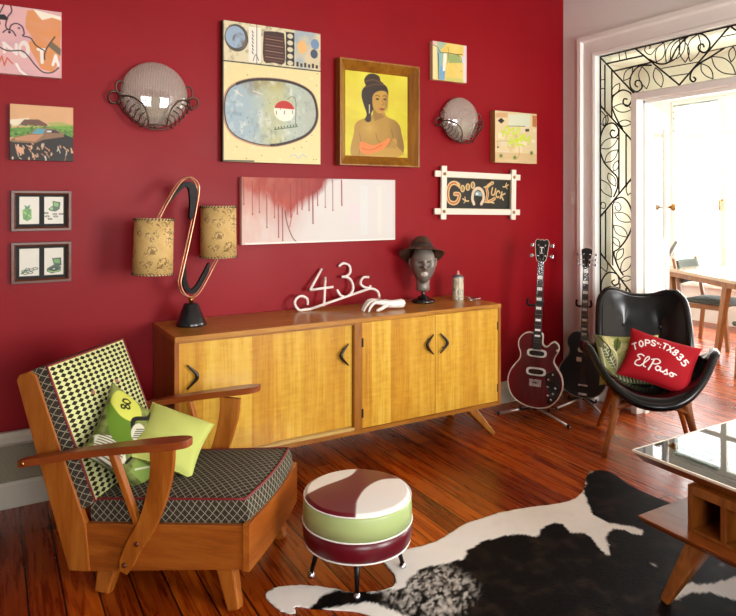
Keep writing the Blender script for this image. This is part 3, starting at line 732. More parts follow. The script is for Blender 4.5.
bm_ = p.mpoly(body); p.blend(bm_*np.clip((p.U-.66)*5, 0, 1)*.7, sh); p.blend(bm_*np.clip(1-abs(p.U-.38)*6, 0, 1)*np.clip(1-abs(p.V-.66)*7, 0, 1)*.7, li)
p.line(Q([(118, 440), (125, 500), (110, 560)]), .006, sh, .8, True); p.line(Q([(205, 440), (215, 480), (240, 500)]), .006, sh, .8, True); p.line(Q([(290, 420), (300, 470)]), .006, sh, .8, True)
p.poly(sp2(Q([(120, 485), (150, 490), (185, 505), (215, 500), (250, 485), (280, 470), (278, 500), (240, 535), (190, 555), (125, 540)]), 4, True), '#dd7a34'); p.line(Q([(130, 520), (180, 530), (240, 505)]), .006, '#b4501c', .8, True)
p.poly(sp2(Q([(120, 565), (200, 545), (270, 520), (300, 475), (318, 480), (322, 520), (345, 545), (340, 575), (120, 585)]), 4, True), '#b48a34')
for k in range(4): p.line(Q([(262+k*14, 520+k*3), (290+k*9, 480+k*10)]), .005, sh, .8)
# hair, face
hair = '#2a1a10'
p.poly(sp2(Q([(145, 360), (155, 330), (140, 280), (128, 230), (135, 190), (165, 165), (215, 155), (255, 170), (272, 205), (268, 260), (255, 290), (200, 300), (180, 330), (178, 368), (160, 375)]), 5, True), hair)
p.poly(sp2(Q([(150, 170), (142, 140), (160, 112), (190, 105), (222, 120), (230, 145), (245, 160), (240, 175), (160, 185)]), 5, True), '#34200f')
p.line(Q([(145, 150), (190, 140), (235, 158)]), .006, '#6b4626', .9, True); p.line(Q([(140, 185), (200, 165), (250, 170)]), .004, '#6b4626', .8, True)
p.poly(sp2(Q([(186, 262), (190, 225), (215, 205), (255, 205), (270, 230), (268, 280), (255, 315), (238, 332), (212, 325), (192, 300)]), 5, True), '#b98d36')
p.poly(Q([(192, 300), (212, 325), (238, 330), (250, 350), (200, 370), (190, 340)]), '#8b6424', .8)
for a, b in ((213, 248), (254, 250)): q0 = Q([(a, b)])[0]; p.ell(q0[0], q0[1], .028, .012, '#20120a'); p.line([(q0[0]-.035, q0[1]-.035), (q0[0], q0[1]-.045), (q0[0]+.035, q0[1]-.032)], .004, '#2a180c', curve=True)
p.line(Q([(238, 250), (246, 278), (234, 282)]), .004, '#6f4c1c', .9, True); p.poly(sp2(Q([(222, 303), (238, 298), (254, 304), (240, 314)]), 4, True), '#8c3818')
p.blend(p.mell(*Q([(262, 270)])[0], .03, .1, soft=.7)*.5, sh); p.line(Q([(170, 280), (170, 325)]), .006, '#d8cfa0')
flat(None, 'portrait_print', p, pw, ph, .004, [M['print'], M['black_mat']], t, loc=(0, -.008, 0))

# wide white canvas with red drips
w, h = 1.004, .372
p = Paint(w, h, 340, 126, '#d4cec8')
p.blend((p.fbm(5, 2)-.5)*.5, '#d4ccc6'); p.blend(np.clip(.75-p.U*1.9, 0, 1)*np.clip(p.fbm(6, 21)*1.5, 0, 1)*.7, '#d79a86')
edge = .18+.42*np.exp(-((p.U-.27)/.13)**2)+.25*np.exp(-((p.U-.03)/.1)**2)*0+.16*np.exp(-((p.U-.42)/.06)**2)+(p.fbm(26, 31, 3)-.5)*.25
edge = np.where(p.U > .45, edge*np.clip((.64-p.U)*6, 0, 1), edge); edge = np.where(p.U < .14, edge+.05, edge)
m = np.clip((edge-p.V)*7, 0, 1)*(p.U < .645); p.blend(m, '#8e120e'); p.blend(m*np.clip(p.fbm(14, 35, 5)*2-.8, 0, 1)*.7, '#b4331f')
p.blend(np.clip((edge+.4-p.V)*2.0, 0, 1)*np.clip(.46-p.U, 0, 1)*2.0, '#a93c26'); p.blend(np.clip(.5-p.U, 0, 1)*np.clip(p.fbm(30, 77, 4)*2-.5, 0, 1)*.7, '#c98a70')
rr = random.Random(8)
for u, v1, wd in ((.145, .75, .005), (.215, .9, .006), (.24, .95, .006), (.43, .7, .008), (.405, .5, .007), (.46, .42, .006), (.51, .45, .004), (.56, .5, .005), (.62, .42, .008), (.06, .55, .004), (.33, .55, .007), (.36, .48, .006), (.01, .4, .005), (.19, .6, .004), (.29, .6, .006), (.1, .52, .004)):
    v0 = max(.02, v1-.5); p.line([(u, v0), (u+.002, v1)], wd, '#78120c' if v1 > .6 else '#8e1c12'); p.ell(u+.002, v1, .0045, .012, '#8c1c16')
p.line([(.255, .5), (.27, .7), (.3, .9), (.33, .99)], .006, '#5c1a14', curve=True); p.line([(.3, .55), (.285, .75)], .005, '#a3241c')
p.rect(.67, .4, .74, .68, '#dcc8cc', .6); p.rect(.87, .1, .9, .9, '#dcd8c8', .5); p.rect(.75, .1, .8, .9, '#d4dcd8', .4); p.rect(.02, .97, 1, 1, '#efeae0', .8)
hang('canvas_painting', 'wide white canvas with a red wash dripping down its left half', 'painting', 1.195, 2.197, 1.163, 1.538, p, .035, [M['canvas'], M['canvas_side_white']])

# small yellow and blue abstract
w, h = .28, .25
p = Paint(w, h, 120, 108, '#e0c25c')
Q = lambda l: [((a-85)/380., (b-65-(a-85)*.13)/425.) for a, b in l]
p.blend(np.clip(p.fbm(6, 3)*2-.7, 0, 1)*.5, '#ecd88a'); p.poly(Q([(85, 60), (130, 60), (130, 510), (80, 500)]), '#ead79a'); p.poly(Q([(130, 60), (160, 60), (240, 90), (150, 190), (130, 120)]), '#a8bca0')
p.poly(Q([(130, 150), (200, 200), (190, 500), (145, 490)]), '#8cb0a8'); p.poly(Q([(165, 350), (225, 350), (215, 500), (160, 500)]), '#6f9fc4')
p.poly(Q([(205, 200), (240, 200), (235, 300), (220, 400), (195, 400)]), '#e8e6d8'); p.poly(Q([(240, 210), (370, 220), (410, 310), (260, 310)]), '#94a866'); p.poly(Q([(410, 230), (440, 240), (440, 320), (410, 300)]), '#c4d0e0')
p.poly(Q([(430, 110), (465, 115), (460, 540), (425, 530)]), '#e0cdd0'); p.rect(.4, .9, .9, 1, '#b8c070', .6); p.poly(Q([(85, 65), (125, 60), (120, 110), (85, 110)]), '#e4b8b4')
p.line(Q([(90, 110), (140, 140), (160, 185), (200, 200)]), .004, '#2f3a28', curve=True); p.line(Q([(200, 195), (260, 200), (360, 215), (415, 215)]), .005, '#2a2c20'); p.line(Q([(355, 215), (395, 250), (410, 300)]), .004, '#3c4430', curve=True)
p.line(Q([(145, 200), (150, 490)]), .006, '#263028'); p.line(Q([(250, 130), (260, 200), (240, 320)]), .003, '#5a5a38', curve=True); p.ell(.84, .7, .012, .014, '#8a6a2a')
hang('painting', 'tiny square yellow and blue abstract canvas above the smaller glass wall vase', 'painting', 2.488, 2.768, 2.2, 2.451, p, .035, [M['canvas'], M['canvas_side_cream']])

# collage with lime green script
w, h = .39, .362
p = Paint(w, h, 176, 162, '#d8c495')
Q = lambda l: [((a-425)/258., (b-165-(a-425)*.09)/330.) for a, b in l]
for k in range(26):
    rr = random.Random(k+50); a, b = rr.random(), rr.random(); p.rect(a, b, a+rr.uniform(.08, .3), b+rr.uniform(.05, .16), rr.choice(['#dfd0a6', '#cdb584', '#e5dab8', '#c9a878', '#d6c8a8']), .75)
p.poly(Q([(505, 190), (640, 190), (640, 270), (505, 270)]), '#cfd3b8'); p.poly(Q([(655, 195), (683, 200), (680, 275), (655, 270)]), '#b8703c'); p.poly(Q([(430, 180), (500, 180), (500, 210), (430, 210)]), '#c98c5a', .7)
p.poly(Q([(440, 230), (462, 212), (482, 232), (462, 250)]), '#1c1814'); p.poly(Q([(610, 285), (635, 285), (635, 303), (610, 303)]), '#2e2a22'); p.line(Q([(500, 265), (610, 268)]), .004, '#3a3428'); p.ell(*Q([(442, 400)])[0], .02, .018, '#221c16')
p.line(Q([(430, 360), (560, 362)]), .002, '#7a6a4a'); p.rect(0, .8, 1, 1, '#c7a26a', .6)
for a, b in ((460, 455), (545, 470), (650, 445)): p.ell(*Q([(a, b)])[0], .05, .045, '#7f9a4a', a=.8); p.ell(*Q([(a, b)])[0], .02, .02, '#5a3020')
for l in ([(470, 330), (480, 290), (500, 270), (510, 300), (495, 330), (520, 290), (540, 280), (530, 320), (550, 310), (565, 275), (575, 290), (560, 330)], [(500, 395), (515, 350), (530, 340), (525, 380), (550, 350), (560, 345), (555, 380), (580, 340), (590, 325), (585, 370), (605, 320), (612, 365), (640, 335), (630, 385)], [(540, 400), (570, 385), (600, 395)], [(465, 300), (500, 310)], [(510, 372), (600, 352)]):
    p.line(Q(l), .013, '#b4c81e', curve=True); p.line(Q(l), .004, '#dbe65a', curve=True)
p.line(Q([(570, 400), (572, 450), (560, 480)]), .003, '#a04a2c', curve=True)
hang('painting', 'square cream paper collage with lime green scrawled lettering, upper right of the red wall', 'painting', 3.018, 3.411, 1.675, 2.035, p, .05, [M['canvas'], wood('box_side', '#8a5a2a', '#b98a4a', '#cfa868', 2)])

# GOOD LUCK sign ------------------------------------------------------
t = thing('good_luck_sign', 'black sign reading GOOD LUCK round a horseshoe in a crossed white stick frame', 'sign', (2.857, WY-.002, 1.456), rot=(0, R(1.0), 0))
M['cream_stick'] = plain('cream_stick', '#eadfce', .5, var=.05)
W2, H2 = .655, .245
for s_ in (-1, 1):
    MB().box(-.37, .37, -.030, -.012, s_*H2/2-.02, s_*H2/2+.02).build('frame_stick', M['cream_stick'], t, bevel=.003)
    MB().box(s_*(W2/2-.025)-.021, s_*(W2/2-.025)+.021, -.038, -.020, -.175, .175).build('frame_stick', M['cream_stick'], t, bevel=.003)
    for r_ in (-1, 1): MB().lathe([(.011, 0), (.011, .004), (.002, .008)], 12, M=Matrix.Translation((s_*(W2/2-.025), -.038, r_*H2/2)) @ Matrix.Rotation(R(90), 4, 'X')).build('stud', M['brass'], t)
w, h = .575, .215
p = Paint(w, h, 300, 112, '#12120f'); gold, red = '#d8b57a', '#7c2a1c'
p.rect(0, 0, 1, .035, '#b79a5c'); p.rect(0, .965, 1, 1, '#b79a5c'); p.rect(0, 0, .012, 1, '#b79a5c'); p.rect(.988, 0, 1, 1, '#b79a5c')
Q = lambda l: [((a-115)/495., (b-125-(a-115)*.02)/238.) for a, b in l]
G = [(215, 185), (190, 172), (160, 180), (142, 215), (138, 260), (150, 305), (180, 320), (205, 310), (218, 285), (220, 255), (190, 252)]
p.line(Q(G), .028, gold, curve=True); p.line(Q(G), .010, '#b4552c', curve=True); p.line(Q([(205, 172), (222, 205)]), .012, gold)
for i, (a, b) in enumerate(((245, 212), (283, 200), (320, 186))): q0 = Q([(a, b)])[0]; p.ell(q0[0], q0[1], .034, .115, gold); p.ell(q0[0], q0[1], .014, .075, '#12120f'); p.ell(q0[0], q0[1], .004, .06, gold)
p.line(Q([(330, 325), (318, 285), (328, 230), (360, 208), (392, 230), (402, 285), (385, 325)]), .022, '#d9c3a4', curve=True); p.poly(Q([(335, 262), (340, 235), (360, 228), (385, 240), (388, 268)]), '#8fa4a8'); p.ell(*Q([(352, 250)])[0], .02, .04, '#dfe4e0')
Lk = [(470, 165), (445, 180), (425, 205), (432, 250), (425, 300), (450, 305), (485, 285)]
p.line(Q(Lk), .022, gold, curve=True); p.line(Q(Lk), .008, '#b4552c', curve=True); p.line(Q([(405, 200), (440, 185), (460, 160)]), .010, gold, curve=True); p.line(Q([(412, 312), (450, 310), (480, 318)]), .010, gold)
for ch, (a, b), rt in (('U', (476, 232), .25), ('C', (510, 250), .3), ('K', (548, 264), .35)):
    q0 = Q([(a, b)])[0]; text(p, ch, q0[0]-.026, q0[1]-.11, .052, .22, .0105, gold, rot=rt)
for (a, b), sg in (((270, 300), 1), ((570, 190), -1)): p.line(Q([(a-22*sg, b-12), (a, b+2), (a+20*sg, b+4)]), .009, gold, curve=True); p.line(Q([(a-2, b+2), (a-8*sg, b-26)]), .007, gold); p.line(Q([(a, b+2), (a-14*sg, b+18)]), .006, gold)
flat(None, 'sign_panel', p, w, h, .006, [M['print'], M['black_mat']], t, loc=(0, -.012, 0))

# glass wall vases with twisted wire cradles ---------------------------
n = NT('smoke_glass'); n.t.nodes.remove(n.b)
tr = n.n('ShaderNodeBsdfTransparent'); tr.inputs[0].default_value = (.92, .88, .85, 1); gl = n.n('ShaderNodeBsdfGlossy'); gl.inputs['Roughness'].default_value = .04
df = n.n('ShaderNodeBsdfDiffuse'); wv = n.n('ShaderNodeTexWave'); wv.inputs['Scale'].default_value = 40; n.l(n.coord('Object'), wv.inputs[0]); n.l(n.ramp(wv.outputs['Fac'], [(0, '#c2ada2'), (1, '#d6c6bb')]), df.inputs[0])
m1 = n.n('ShaderNodeMixShader'); m1.inputs[0].default_value = .42; n.l(tr.outputs[0], m1.inputs[1]); n.l(df.outputs[0], m1.inputs[2])
m2 = n.n('ShaderNodeMixShader'); m2.inputs[0].default_value = .10; n.l(m1.outputs[0], m2.inputs[1]); n.l(gl.outputs[0], m2.inputs[2]); n.l(m2.outputs[0], n.t.nodes['Material Output'].inputs[0])
M['smoke_glass'] = n.mat
M['twist_wire'] = plain('twist_wire', '#5c4c42', .35, .8)
M['wax'] = plain('moss_green_glass', '#8f9a72', .3)
def wall_vase(x, z, r, label):
    t = thing('wall_vase', label, 'wall vase', (x, WY, z), group='round glass wall vases')
    mb = MB()   # flattened hollow globe with a flat back, opening at the top
    def gl(u, v):
        a = 2*PI*u; th = v*PI/2
        return (r*math.sin(th)*math.cos(a), -.035-.065*math.cos(th), r*math.sin(th)*math.sin(a))
    mb.grid(gl, 48, 20, cu=True); mb.add([(r*math.cos(2*PI*k/48), -.035, r*math.sin(2*PI*k/48)) for k in range(48)], [tuple(range(48))])
    mb.build('glass_bowl', M['smoke_glass'], t)
    mb = MB()   # greenery/pebbles standing in the bottom of the bowl
    def pb(u, v):
        a = PI*1.22 + u*PI*.56; k = .12 + .8*v
        return (r*.86*k*math.cos(a), -.04-.05*math.sqrt(max(0, 1-k*k)), r*.86*k*math.sin(a))
    mb.grid(pb, 16, 8).build('moss', M['wax'], t, solid=.006)
    mb = MB(); rt = .0042
    y = -.085
    dm = [(0, r*1.0), (r*.98, 0), (0, -r*.98), (-r*.98, 0)]     # diamond of wire behind the glass
    for i in range(4): a, b = dm[i], dm[(i+1) % 4]; mb.tube([(a[0], -.022, a[1]), (b[0], -.022, b[1])], rt*.8, 6)
    for s_ in (-1, 1):
        arc = [(s_*r*1.06, -.05, -r*.12), (s_*r*.72, -.09, -r*.16), (s_*r*.42, -.118, -r*.42), (s_*r*.30, -.118, -r*.74), (s_*r*.26, -.10, -r*1.0)]
        mb.tube(spline(arc, 6), rt, 6)
        out = [(s_*r*1.10, -.04, -r*.3), (s_*r*.86, -.06, -r*.62), (s_*r*.55, -.08, -r*.92), (s_*r*.2, -.09, -r*1.08), (0, -.09, -r*1.08)]
        mb.tube(spline(out, 6), rt, 6)
        for k in range(6):   # wire teeth and loops between the two arcs
            f = k/5; cx = s_*r*(1.0-.62*f); cz = -r*(.28+.62*f); q = r*.15
            mb.tube(spline([(cx-s_*q*.9, -.105+.04*(1-f), cz+q*1.1), (cx, -.118+.03*(1-f), cz+q*.3), (cx+s_*q*.2, -.10+.02*(1-f), cz-q*.6), (cx+s_*q*.7, -.08+.02*(1-f), cz-q*.9)], 5), rt*.75, 5)
        cx = s_*r*1.17; q = r*.17
        mb.tube([(cx+q*math.cos(a), -.035-.01*math.sin(a), -r*.16+q*math.sin(a)) for a in [2*PI*k/20 for k in range(20)]], rt*1.3, 6, closed=True)
        cx = s_*r*1.02
        if s_ > 0 or r < .17: mb.tube([(cx+q*.7*math.cos(a), -.05, r*.14+q*1.1*math.sin(a)) for a in [2*PI*k/20 for k in range(20)]], rt, 6, closed=True)
    mb.tube([(0, -.022, 0), (0, 0, 0)], .006, 6); mb.tube([(0, -.022, r*.98), (0, -.0, r*.98)], .004, 6); mb.tube(spline([(-r*.28, -.10, -r*.98), (0, -.112, -r*.96), (r*.28, -.10, -r*.98)], 6), rt, 6)
    mb.tube([(0, -.02, -r*.98), (0, -.09, -r*1.08)], rt, 6)
    mb.build('wire_cradle', M['twist_wire'], t, fix=False)
    return t
wall_vase(.722, 1.946, .166, 'larger round glass wall vase in curled wire, left of the cream oval painting')
wall_vase(2.685, 1.946, .146, 'smaller round glass wall vase in curled wire above the GOOD LUCK sign')

# ------------------------------------------------------------------ sideboard
def veneer(name, seed):
    n = NT(name); tc = n.n('ShaderNodeTexCoord'); sx = n.n('ShaderNodeSeparateXYZ'); n.l(tc.outputs['Object'], sx.inputs[0])
    st = n.math('FLOOR', n.math('ADD', n.math('DIVIDE', sx.outputs[0], .118), seed))
    wn = n.n('ShaderNodeTexWhiteNoise'); wn.noise_dimensions = '1D'; n.l(st, wn.inputs['W'])
    v = n.coord('Object', (26, 26, 1.6)); f = n.noise(v, 1.4, 6, .6, .8)
    w2 = n.coord('Object', (6, 6, 22)); g = n.noise(w2, 2.2, 2, .5, .5)      # cross-figure ripple
    h = n.math('ADD', n.math('MULTIPLY', f, .75), n.math('MULTIPLY', g, .25))
    a = n.ramp(h, [(.3, '#a86e18'), (.5, '#c48c28'), (.7, '#d2a036')]); b = n.ramp(h, [(.3, '#be8622'), (.5, '#d9ac3c'), (.72, '#e6c25c')])
    n.l(n.mix(wn.outputs['Value'], a, b), n.b.inputs['Base Color']); n.b.inputs['Roughness'].default_value = .3; n.b.inputs['Coat Weight'].default_value = .2
    return n.mat
V1, V2, V3, V4 = veneer('veneer_a', 3.), veneer('veneer_b', 11.35), veneer('veneer_c', 20.5), veneer('veneer_d', 33.3)
M['side_edge'] = wood('side_edge', '#a4621a', '#c8862a', '#dca044', 0, .3)
M['side_dark'] = wood('side_dark', '#8a4618', '#ae6422', '#c07834', 2, .3)
M['track'] = wood('track', '#c99a48', '#e0bd70', '#ecd08c', 0, .35)
BX0, BX1, BY0, BY1, BZ0, BZ1 = .720, 2.667, 2.98, 3.425, .174, .785
ox_, oy_ = (BX0+BX1)/2, (BY0+BY1)/2
sb = thing('sideboard', 'long low blonde wood sideboard with boomerang handles and splayed legs under the canvases', 'sideboard', (ox_, oy_, 0))
def lx(x): return x - ox_
def ly(y): return y - oy_
MB().box(lx(BX0), lx(BX1), ly(BY0), ly(BY1), BZ1-.024, BZ1).build('top', M['side_edge'], sb, bevel=.003)
for a, b in ((BX0, BX0+.022), (BX1-.020, BX1)): MB().box(lx(a), lx(b), ly(BY0+.004), ly(BY1), BZ0, BZ1-.024).build('side_panel', M['side_dark'], sb, bevel=.002)
mb = MB(); mb.box(lx(1.657), lx(1.702), ly(BY0+.006), ly(BY1-.02), BZ0+.02, BZ1-.024); mb.box(lx(BX0+.022), lx(BX1-.02), ly(BY1-.012), ly(BY1-.002), BZ0+.02, BZ1-.024)
mb.build('divider', M['teak_z'], sb)
MB().box(lx(BX0+.022), lx(BX1-.02), ly(BY0+.006), ly(BY1-.012), BZ0, BZ0+.022).build('bottom_panel', M['teak'], sb)
MB().box(lx(BX0+.022), lx(1.657), ly(BY0+.008), ly(BY0+.045), BZ0+.022, BZ0+.036).build('door_track', M['track'], sb)
MB().box(lx(BX0+.022), lx(1.657), ly(BY0+.010), ly(BY0+.045), BZ1-.034, BZ1-.024).build('door_track', M['teak'], sb)
M['handle_black'] = plain('handle_black', '#1a100a', .3)
def door(x0, x1, y, z0, z1, mat, hx, sgn, hinge=None):
    d = MB().box(-(x1-x0)/2, (x1-x0)/2, -.008, .008, -(z1-z0)/2, (z1-z0)/2).build('door', mat, sb, loc=(lx((x0+x1)/2), ly(y), (z0+z1)/2), bevel=.0015)
    hz = .598 - (z0+z1)/2; hx0 = hx - (x0+x1)/2
    pts = spline([(hx0-sgn*.022, -.026, hz+.056), (hx0+sgn*.016, -.030, hz+.018), (hx0+sgn*.024, -.031, hz), (hx0+sgn*.016, -.030, hz-.018), (hx0-sgn*.022, -.026, hz-.056)], 5)
    k = len(pts); h = MB().tube(pts, [.0035+.006*math.sin(PI*i/(k-1)) for i in range(k)], 8)
    for dz in (-.03, .03): h.tube([(hx0+sgn*.006, -.03, hz+dz), (hx0+sgn*.006, -.007, hz+dz)], .004, 6)
    h.build('handle', M['handle_black'], d)
    if hinge:
        for dz in (.175, -.2):
            MB().box(hinge*(x1-x0)/2-.006, hinge*(x1-x0)/2+.006, -.011, -.007, dz-.024, dz+.024).build('hinge', M['handle_black'], d)
door(BX0+.023, 1.205, BY0+.022, BZ0+.037, BZ1-.035, V1, .797, 1)
door(1.185, 1.656, BY0+.041, BZ0+.037, BZ1-.035, V2, 1.603, -1)
door(1.704, 2.179, BY0+.016, BZ0+.024, BZ1-.026, V3, 2.135, -1, -1)
door(2.182, 2.646, BY0+.016, BZ0+.024, BZ1-.026, V4, 2.226, 1, 1)
for sx_ in (0, 1):
    for sy_ in (0, 1):
        xt, xb = (BX0+.2, BX0+.05) if sx_ == 0 else (BX1-.2, BX1-.045); yt, yb = (BY0+.06, BY0+.02) if sy_ == 0 else (BY1-.07, BY1-.03)
        MB().bar((lx(xt), ly(yt), BZ0), (lx(xb), ly(yb), 0), .055, .026, .055, .026, up=(0, 1, 0)).build('leg', M['teak_z'], sb, bevel=.006)

# ------------------------------------------------------------------ double-shade lamp
ST = BZ1
lp = thing('table_lamp', 'zigzag wire table lamp with black cone base and two parchment drum shades', 'lamp', (.865, 3.245, ST), 20)
MB().lathe([(.074, 0), (.076, .008), (.070, .02), (.036, .105), (.030, .11), (.001, .11)], 40).build('base', plain('black_ceramic', '#15171a', .22, coat=.4), lp)
MB().lathe([(.009, .108), (.009, .122), (.014, .124), (.014, .134), (.006, .138)], 16).build('neck', M['brass'], lp)
lq = lambda x, y: ((x-191.5)/171., (325-y)/200.)
path = spline([(-.205, 0, .50), (-.15, 0, .595), (-.085, 0, .69), (-.045, 0, .728), (-.006, 0, .738), (.03, 0, .715), (.041, 0, .672), (.02, 0, .56), (-.02, 0, .40), (-.055, 0, .27), (-.066, 0, .215), (-.045, 0, .162), (.0, 0, .140), (.038, 0, .154), (.08, 0, .205), (.13, 0, .28), (.172, 0, .345)], 6)
for dy in (-.011, .011):
    MB().tube([(p.x, p.y+dy, p.z) for p in path], .0034, 8).build('wire_frame', M['copper'], lp)
for pts in ([(168, 205), (181, 190), (188, 188), (190, 202), (189.5, 217), (192, 219), (196, 204), (197, 190), (193, 183), (184, 182.5), (175, 193)],
            [(186, 263), (186.5, 278), (190, 288), (196, 286), (204, 273), (209.5, 264), (209, 273), (203, 284), (196, 293), (188, 292.5), (183, 284), (184, 272)]):
    MB().prism([lq(*q) for q in sp2(pts, 4, True)], lambda u, v, t: (u, t, v), -.0075, .0075).build('boomerang_insert', M['black_metal'], lp, bevel=.001)
n = NT('parchment'); v = n.coord('Object', (1, 1, 1)); f = n.noise(v, 14, 5, .6); c = n.ramp(f, [(.3, '#bf9a58'), (.7, '#d9bb7c')])
g = n.noise(v, 55, 3, .6, 1.5); gm = n.noise(v, 15, 1, .3); msk = n.math('MULTIPLY', n.ramp(g, [(.50, 0.), (.56, 1.)]), n.ramp(gm, [(.46, 0.), (.50, 1.)]))
n.l(n.mix(n.math('MULTIPLY', msk, .75), c, '#5c3d14'), n.b.inputs['Base Color']); n.b.inputs['Roughness'].default_value = .7; M['parchment'] = n.mat
M['stitch'] = plain('dark_stitch', '#2b1a0c', .6); M['stitch_l'] = plain('pale_stitch', '#d8bd8a', .6)
for sx_, z0, z1, ry in ((-.21, .273, .534, 2), (.168, .33, .592, 0)):
    r = .0915
    sh = MB().lathe([(r, z0-(z0+z1)/2), (r*.985, 0), (r*.975, z1-(z0+z1)/2)], 48).build('shade', M['parchment'], lp, loc=(sx_, 0, (z0+z1)/2), rot=(0, R(ry), 0), solid=.002)
    bm = bmesh.new(); bm.from_mesh(sh.data); bmesh.ops.delete(bm, geom=[f for f in bm.faces if len(f.verts) > 4], context='FACES_ONLY'); bm.to_mesh(sh.data); bm.free()
    hh = (z1-z0)/2
    for zz, rr_ in ((-hh, r), (hh, r*.975)):
        a = MB(); a.tube([(rr_*math.cos(2*PI*k/48), rr_*math.sin(2*PI*k/48), zz) for k in range(48)], .0028, 6, closed=True); a.build('rim', M['stitch_l'], sh)
        a = MB()
        for k in range(36):
            t0 = 2*PI*k/36; t1 = t0 + .07
            a.tube([((rr_+.002)*math.cos(t0), (rr_+.002)*math.sin(t0), zz-.006*(1 if zz > 0 else -1)), ((rr_+.003)*math.cos(t1), (rr_+.003)*math.sin(t1), zz+.003*(1 if zz > 0 else -1))], .0024, 5)
        a.build('stitching', M['stitch'], sh)
    a = MB()   # spider that carries the shade
    for k in range(3): t0 = 2*PI*k/3; a.tube([(0, 0, hh*.5*(1 if sx_ < 0 else -1)), (r*.97*math.cos(t0), r*.97*math.sin(t0), hh*.9*(1 if sx_ < 0 else -1))], .0018, 5)
    a.lathe([(.012, -.03), (.012, .03)], 12, o=(0, 0, hh*.35*(1 if sx_ < 0 else -1))); a.build('lamp_holder', M['brass'], sh)

# ------------------------------------------------------------------ white script sign 43c with scrolls
M['white_stick'] = plain('white_enamel', '#efe3dc', .35, var=.06)
sg = thing('number_sign', 'white wire sign reading 43 with scrolled ends leaning on the wall beside the lamp', 'sign', (1.69, 3.335, ST))
def sgp(l): return [(x-1.69, (z-.79)*.38, max(z-.785+.001, .0095)) for x, z in l]
D_ = lambda x, y: (1.405 + x*.00094, 1.063 - y*.00081)
mb = MB()
def stroke(pts, r=.0078, curve=True):
    q = sgp([D_(*p) for p in pts]); q = spline(q, 6) if curve and len(q) > 2 else [Vector(a) for a in q]
    mb.tube(q, r, 8)
stroke([(155, 305), (158, 265), (120, 243), (82, 265), (75, 300), (95, 335), (130, 352), (170, 350)]); mb.build('scroll', M['white_stick'], sg); mb = MB()
stroke([(165, 351), (590, 232)], curve=False); stroke([(590, 232), (625, 232), (655, 250), (663, 275), (660, 300)]); mb.build('underline_scroll', M['white_stick'], sg); mb = MB()
stroke([(287, 68), (185, 208)], curve=False); stroke([(185, 208), (345, 198)], curve=False); stroke([(303, 128), (262, 322)], curve=False); mb.build('digit_four', M['white_stick'], sg); mb = MB()
stroke([(408, 58), (445, 38), (485, 58), (482, 105), (450, 130), (415, 133)]); stroke([(415, 133), (460, 140), (484, 175), (480, 230), (435, 270), (390, 262), (368, 218)]); mb.build('digit_three', M['white_stick'], sg); mb = MB()
stroke([(613, 148), (570, 148), (544, 185), (560, 212), (600, 225), (612, 208)]); mb.build('letter_c', M['white_stick'], sg)

# ------------------------------------------------------------------ china hand
hd = thing('ceramic_hand', 'white china display hand resting palm down in front of the wire sign', 'ornament', (1.912, 3.15, ST), -4)
hd.scale = (1.1, 1.1, 1.1)
mb = MB()
def chain(pts, rs):
    q = spline(pts, 4); k = len(q); rr_ = [float(np.interp(i/(k-1)*(len(rs)-1), range(len(rs)), rs)) for i in range(k)]
    mb.tube(q, rr_, 10)
    for e, r_ in ((q[0], rr_[0]), (q[-1], rr_[-1])): mb.lathe([(.0005, -r_), (r_*.7, -r_*.7), (r_, 0), (r_*.7, r_*.7), (.0005, r_)], 10, o=tuple(e))
chain([(.125, .0, .027), (.07, .0, .027), (.03, .0, .033)], [.025, .021, .023])
for k in range(5): y = -.026+.013*k; chain([(.045, y*.6, .033), (.0, y, .043), (-.028, y*1.1, .045)], [.014, .014, .011])
for y, l, b in ((-.031, .072, 0), (-.011, .088, .004), (.010, .084, .006), (.030, .066, .002)):
    chain([(-.018, y, .044+b), (-.018-l*.42, y*1.2, .047+b), (-.018-l*.75, y*1.3, .030), (-.018-l*.92, y*1.35, .0065)], [.0095, .0085, .0075, .006])
chain([(.035, -.018, .032), (.010, -.040, .026), (-.018, -.050, .016), (-.040, -.048, .009)], [.013, .011, .0095, .0075])
h = mb.build('hand_body', plain('china_white', '#ece6dc', .25, coat=.3), hd)
k = h.modifiers.new('r', 'REMESH'); k.mode = 'VOXEL'; k.voxel_size = .0026; k.use_smooth_shade = True
k = h.modifiers.new('s', 'SMOOTH'); k.iterations = 3; k.factor = .5

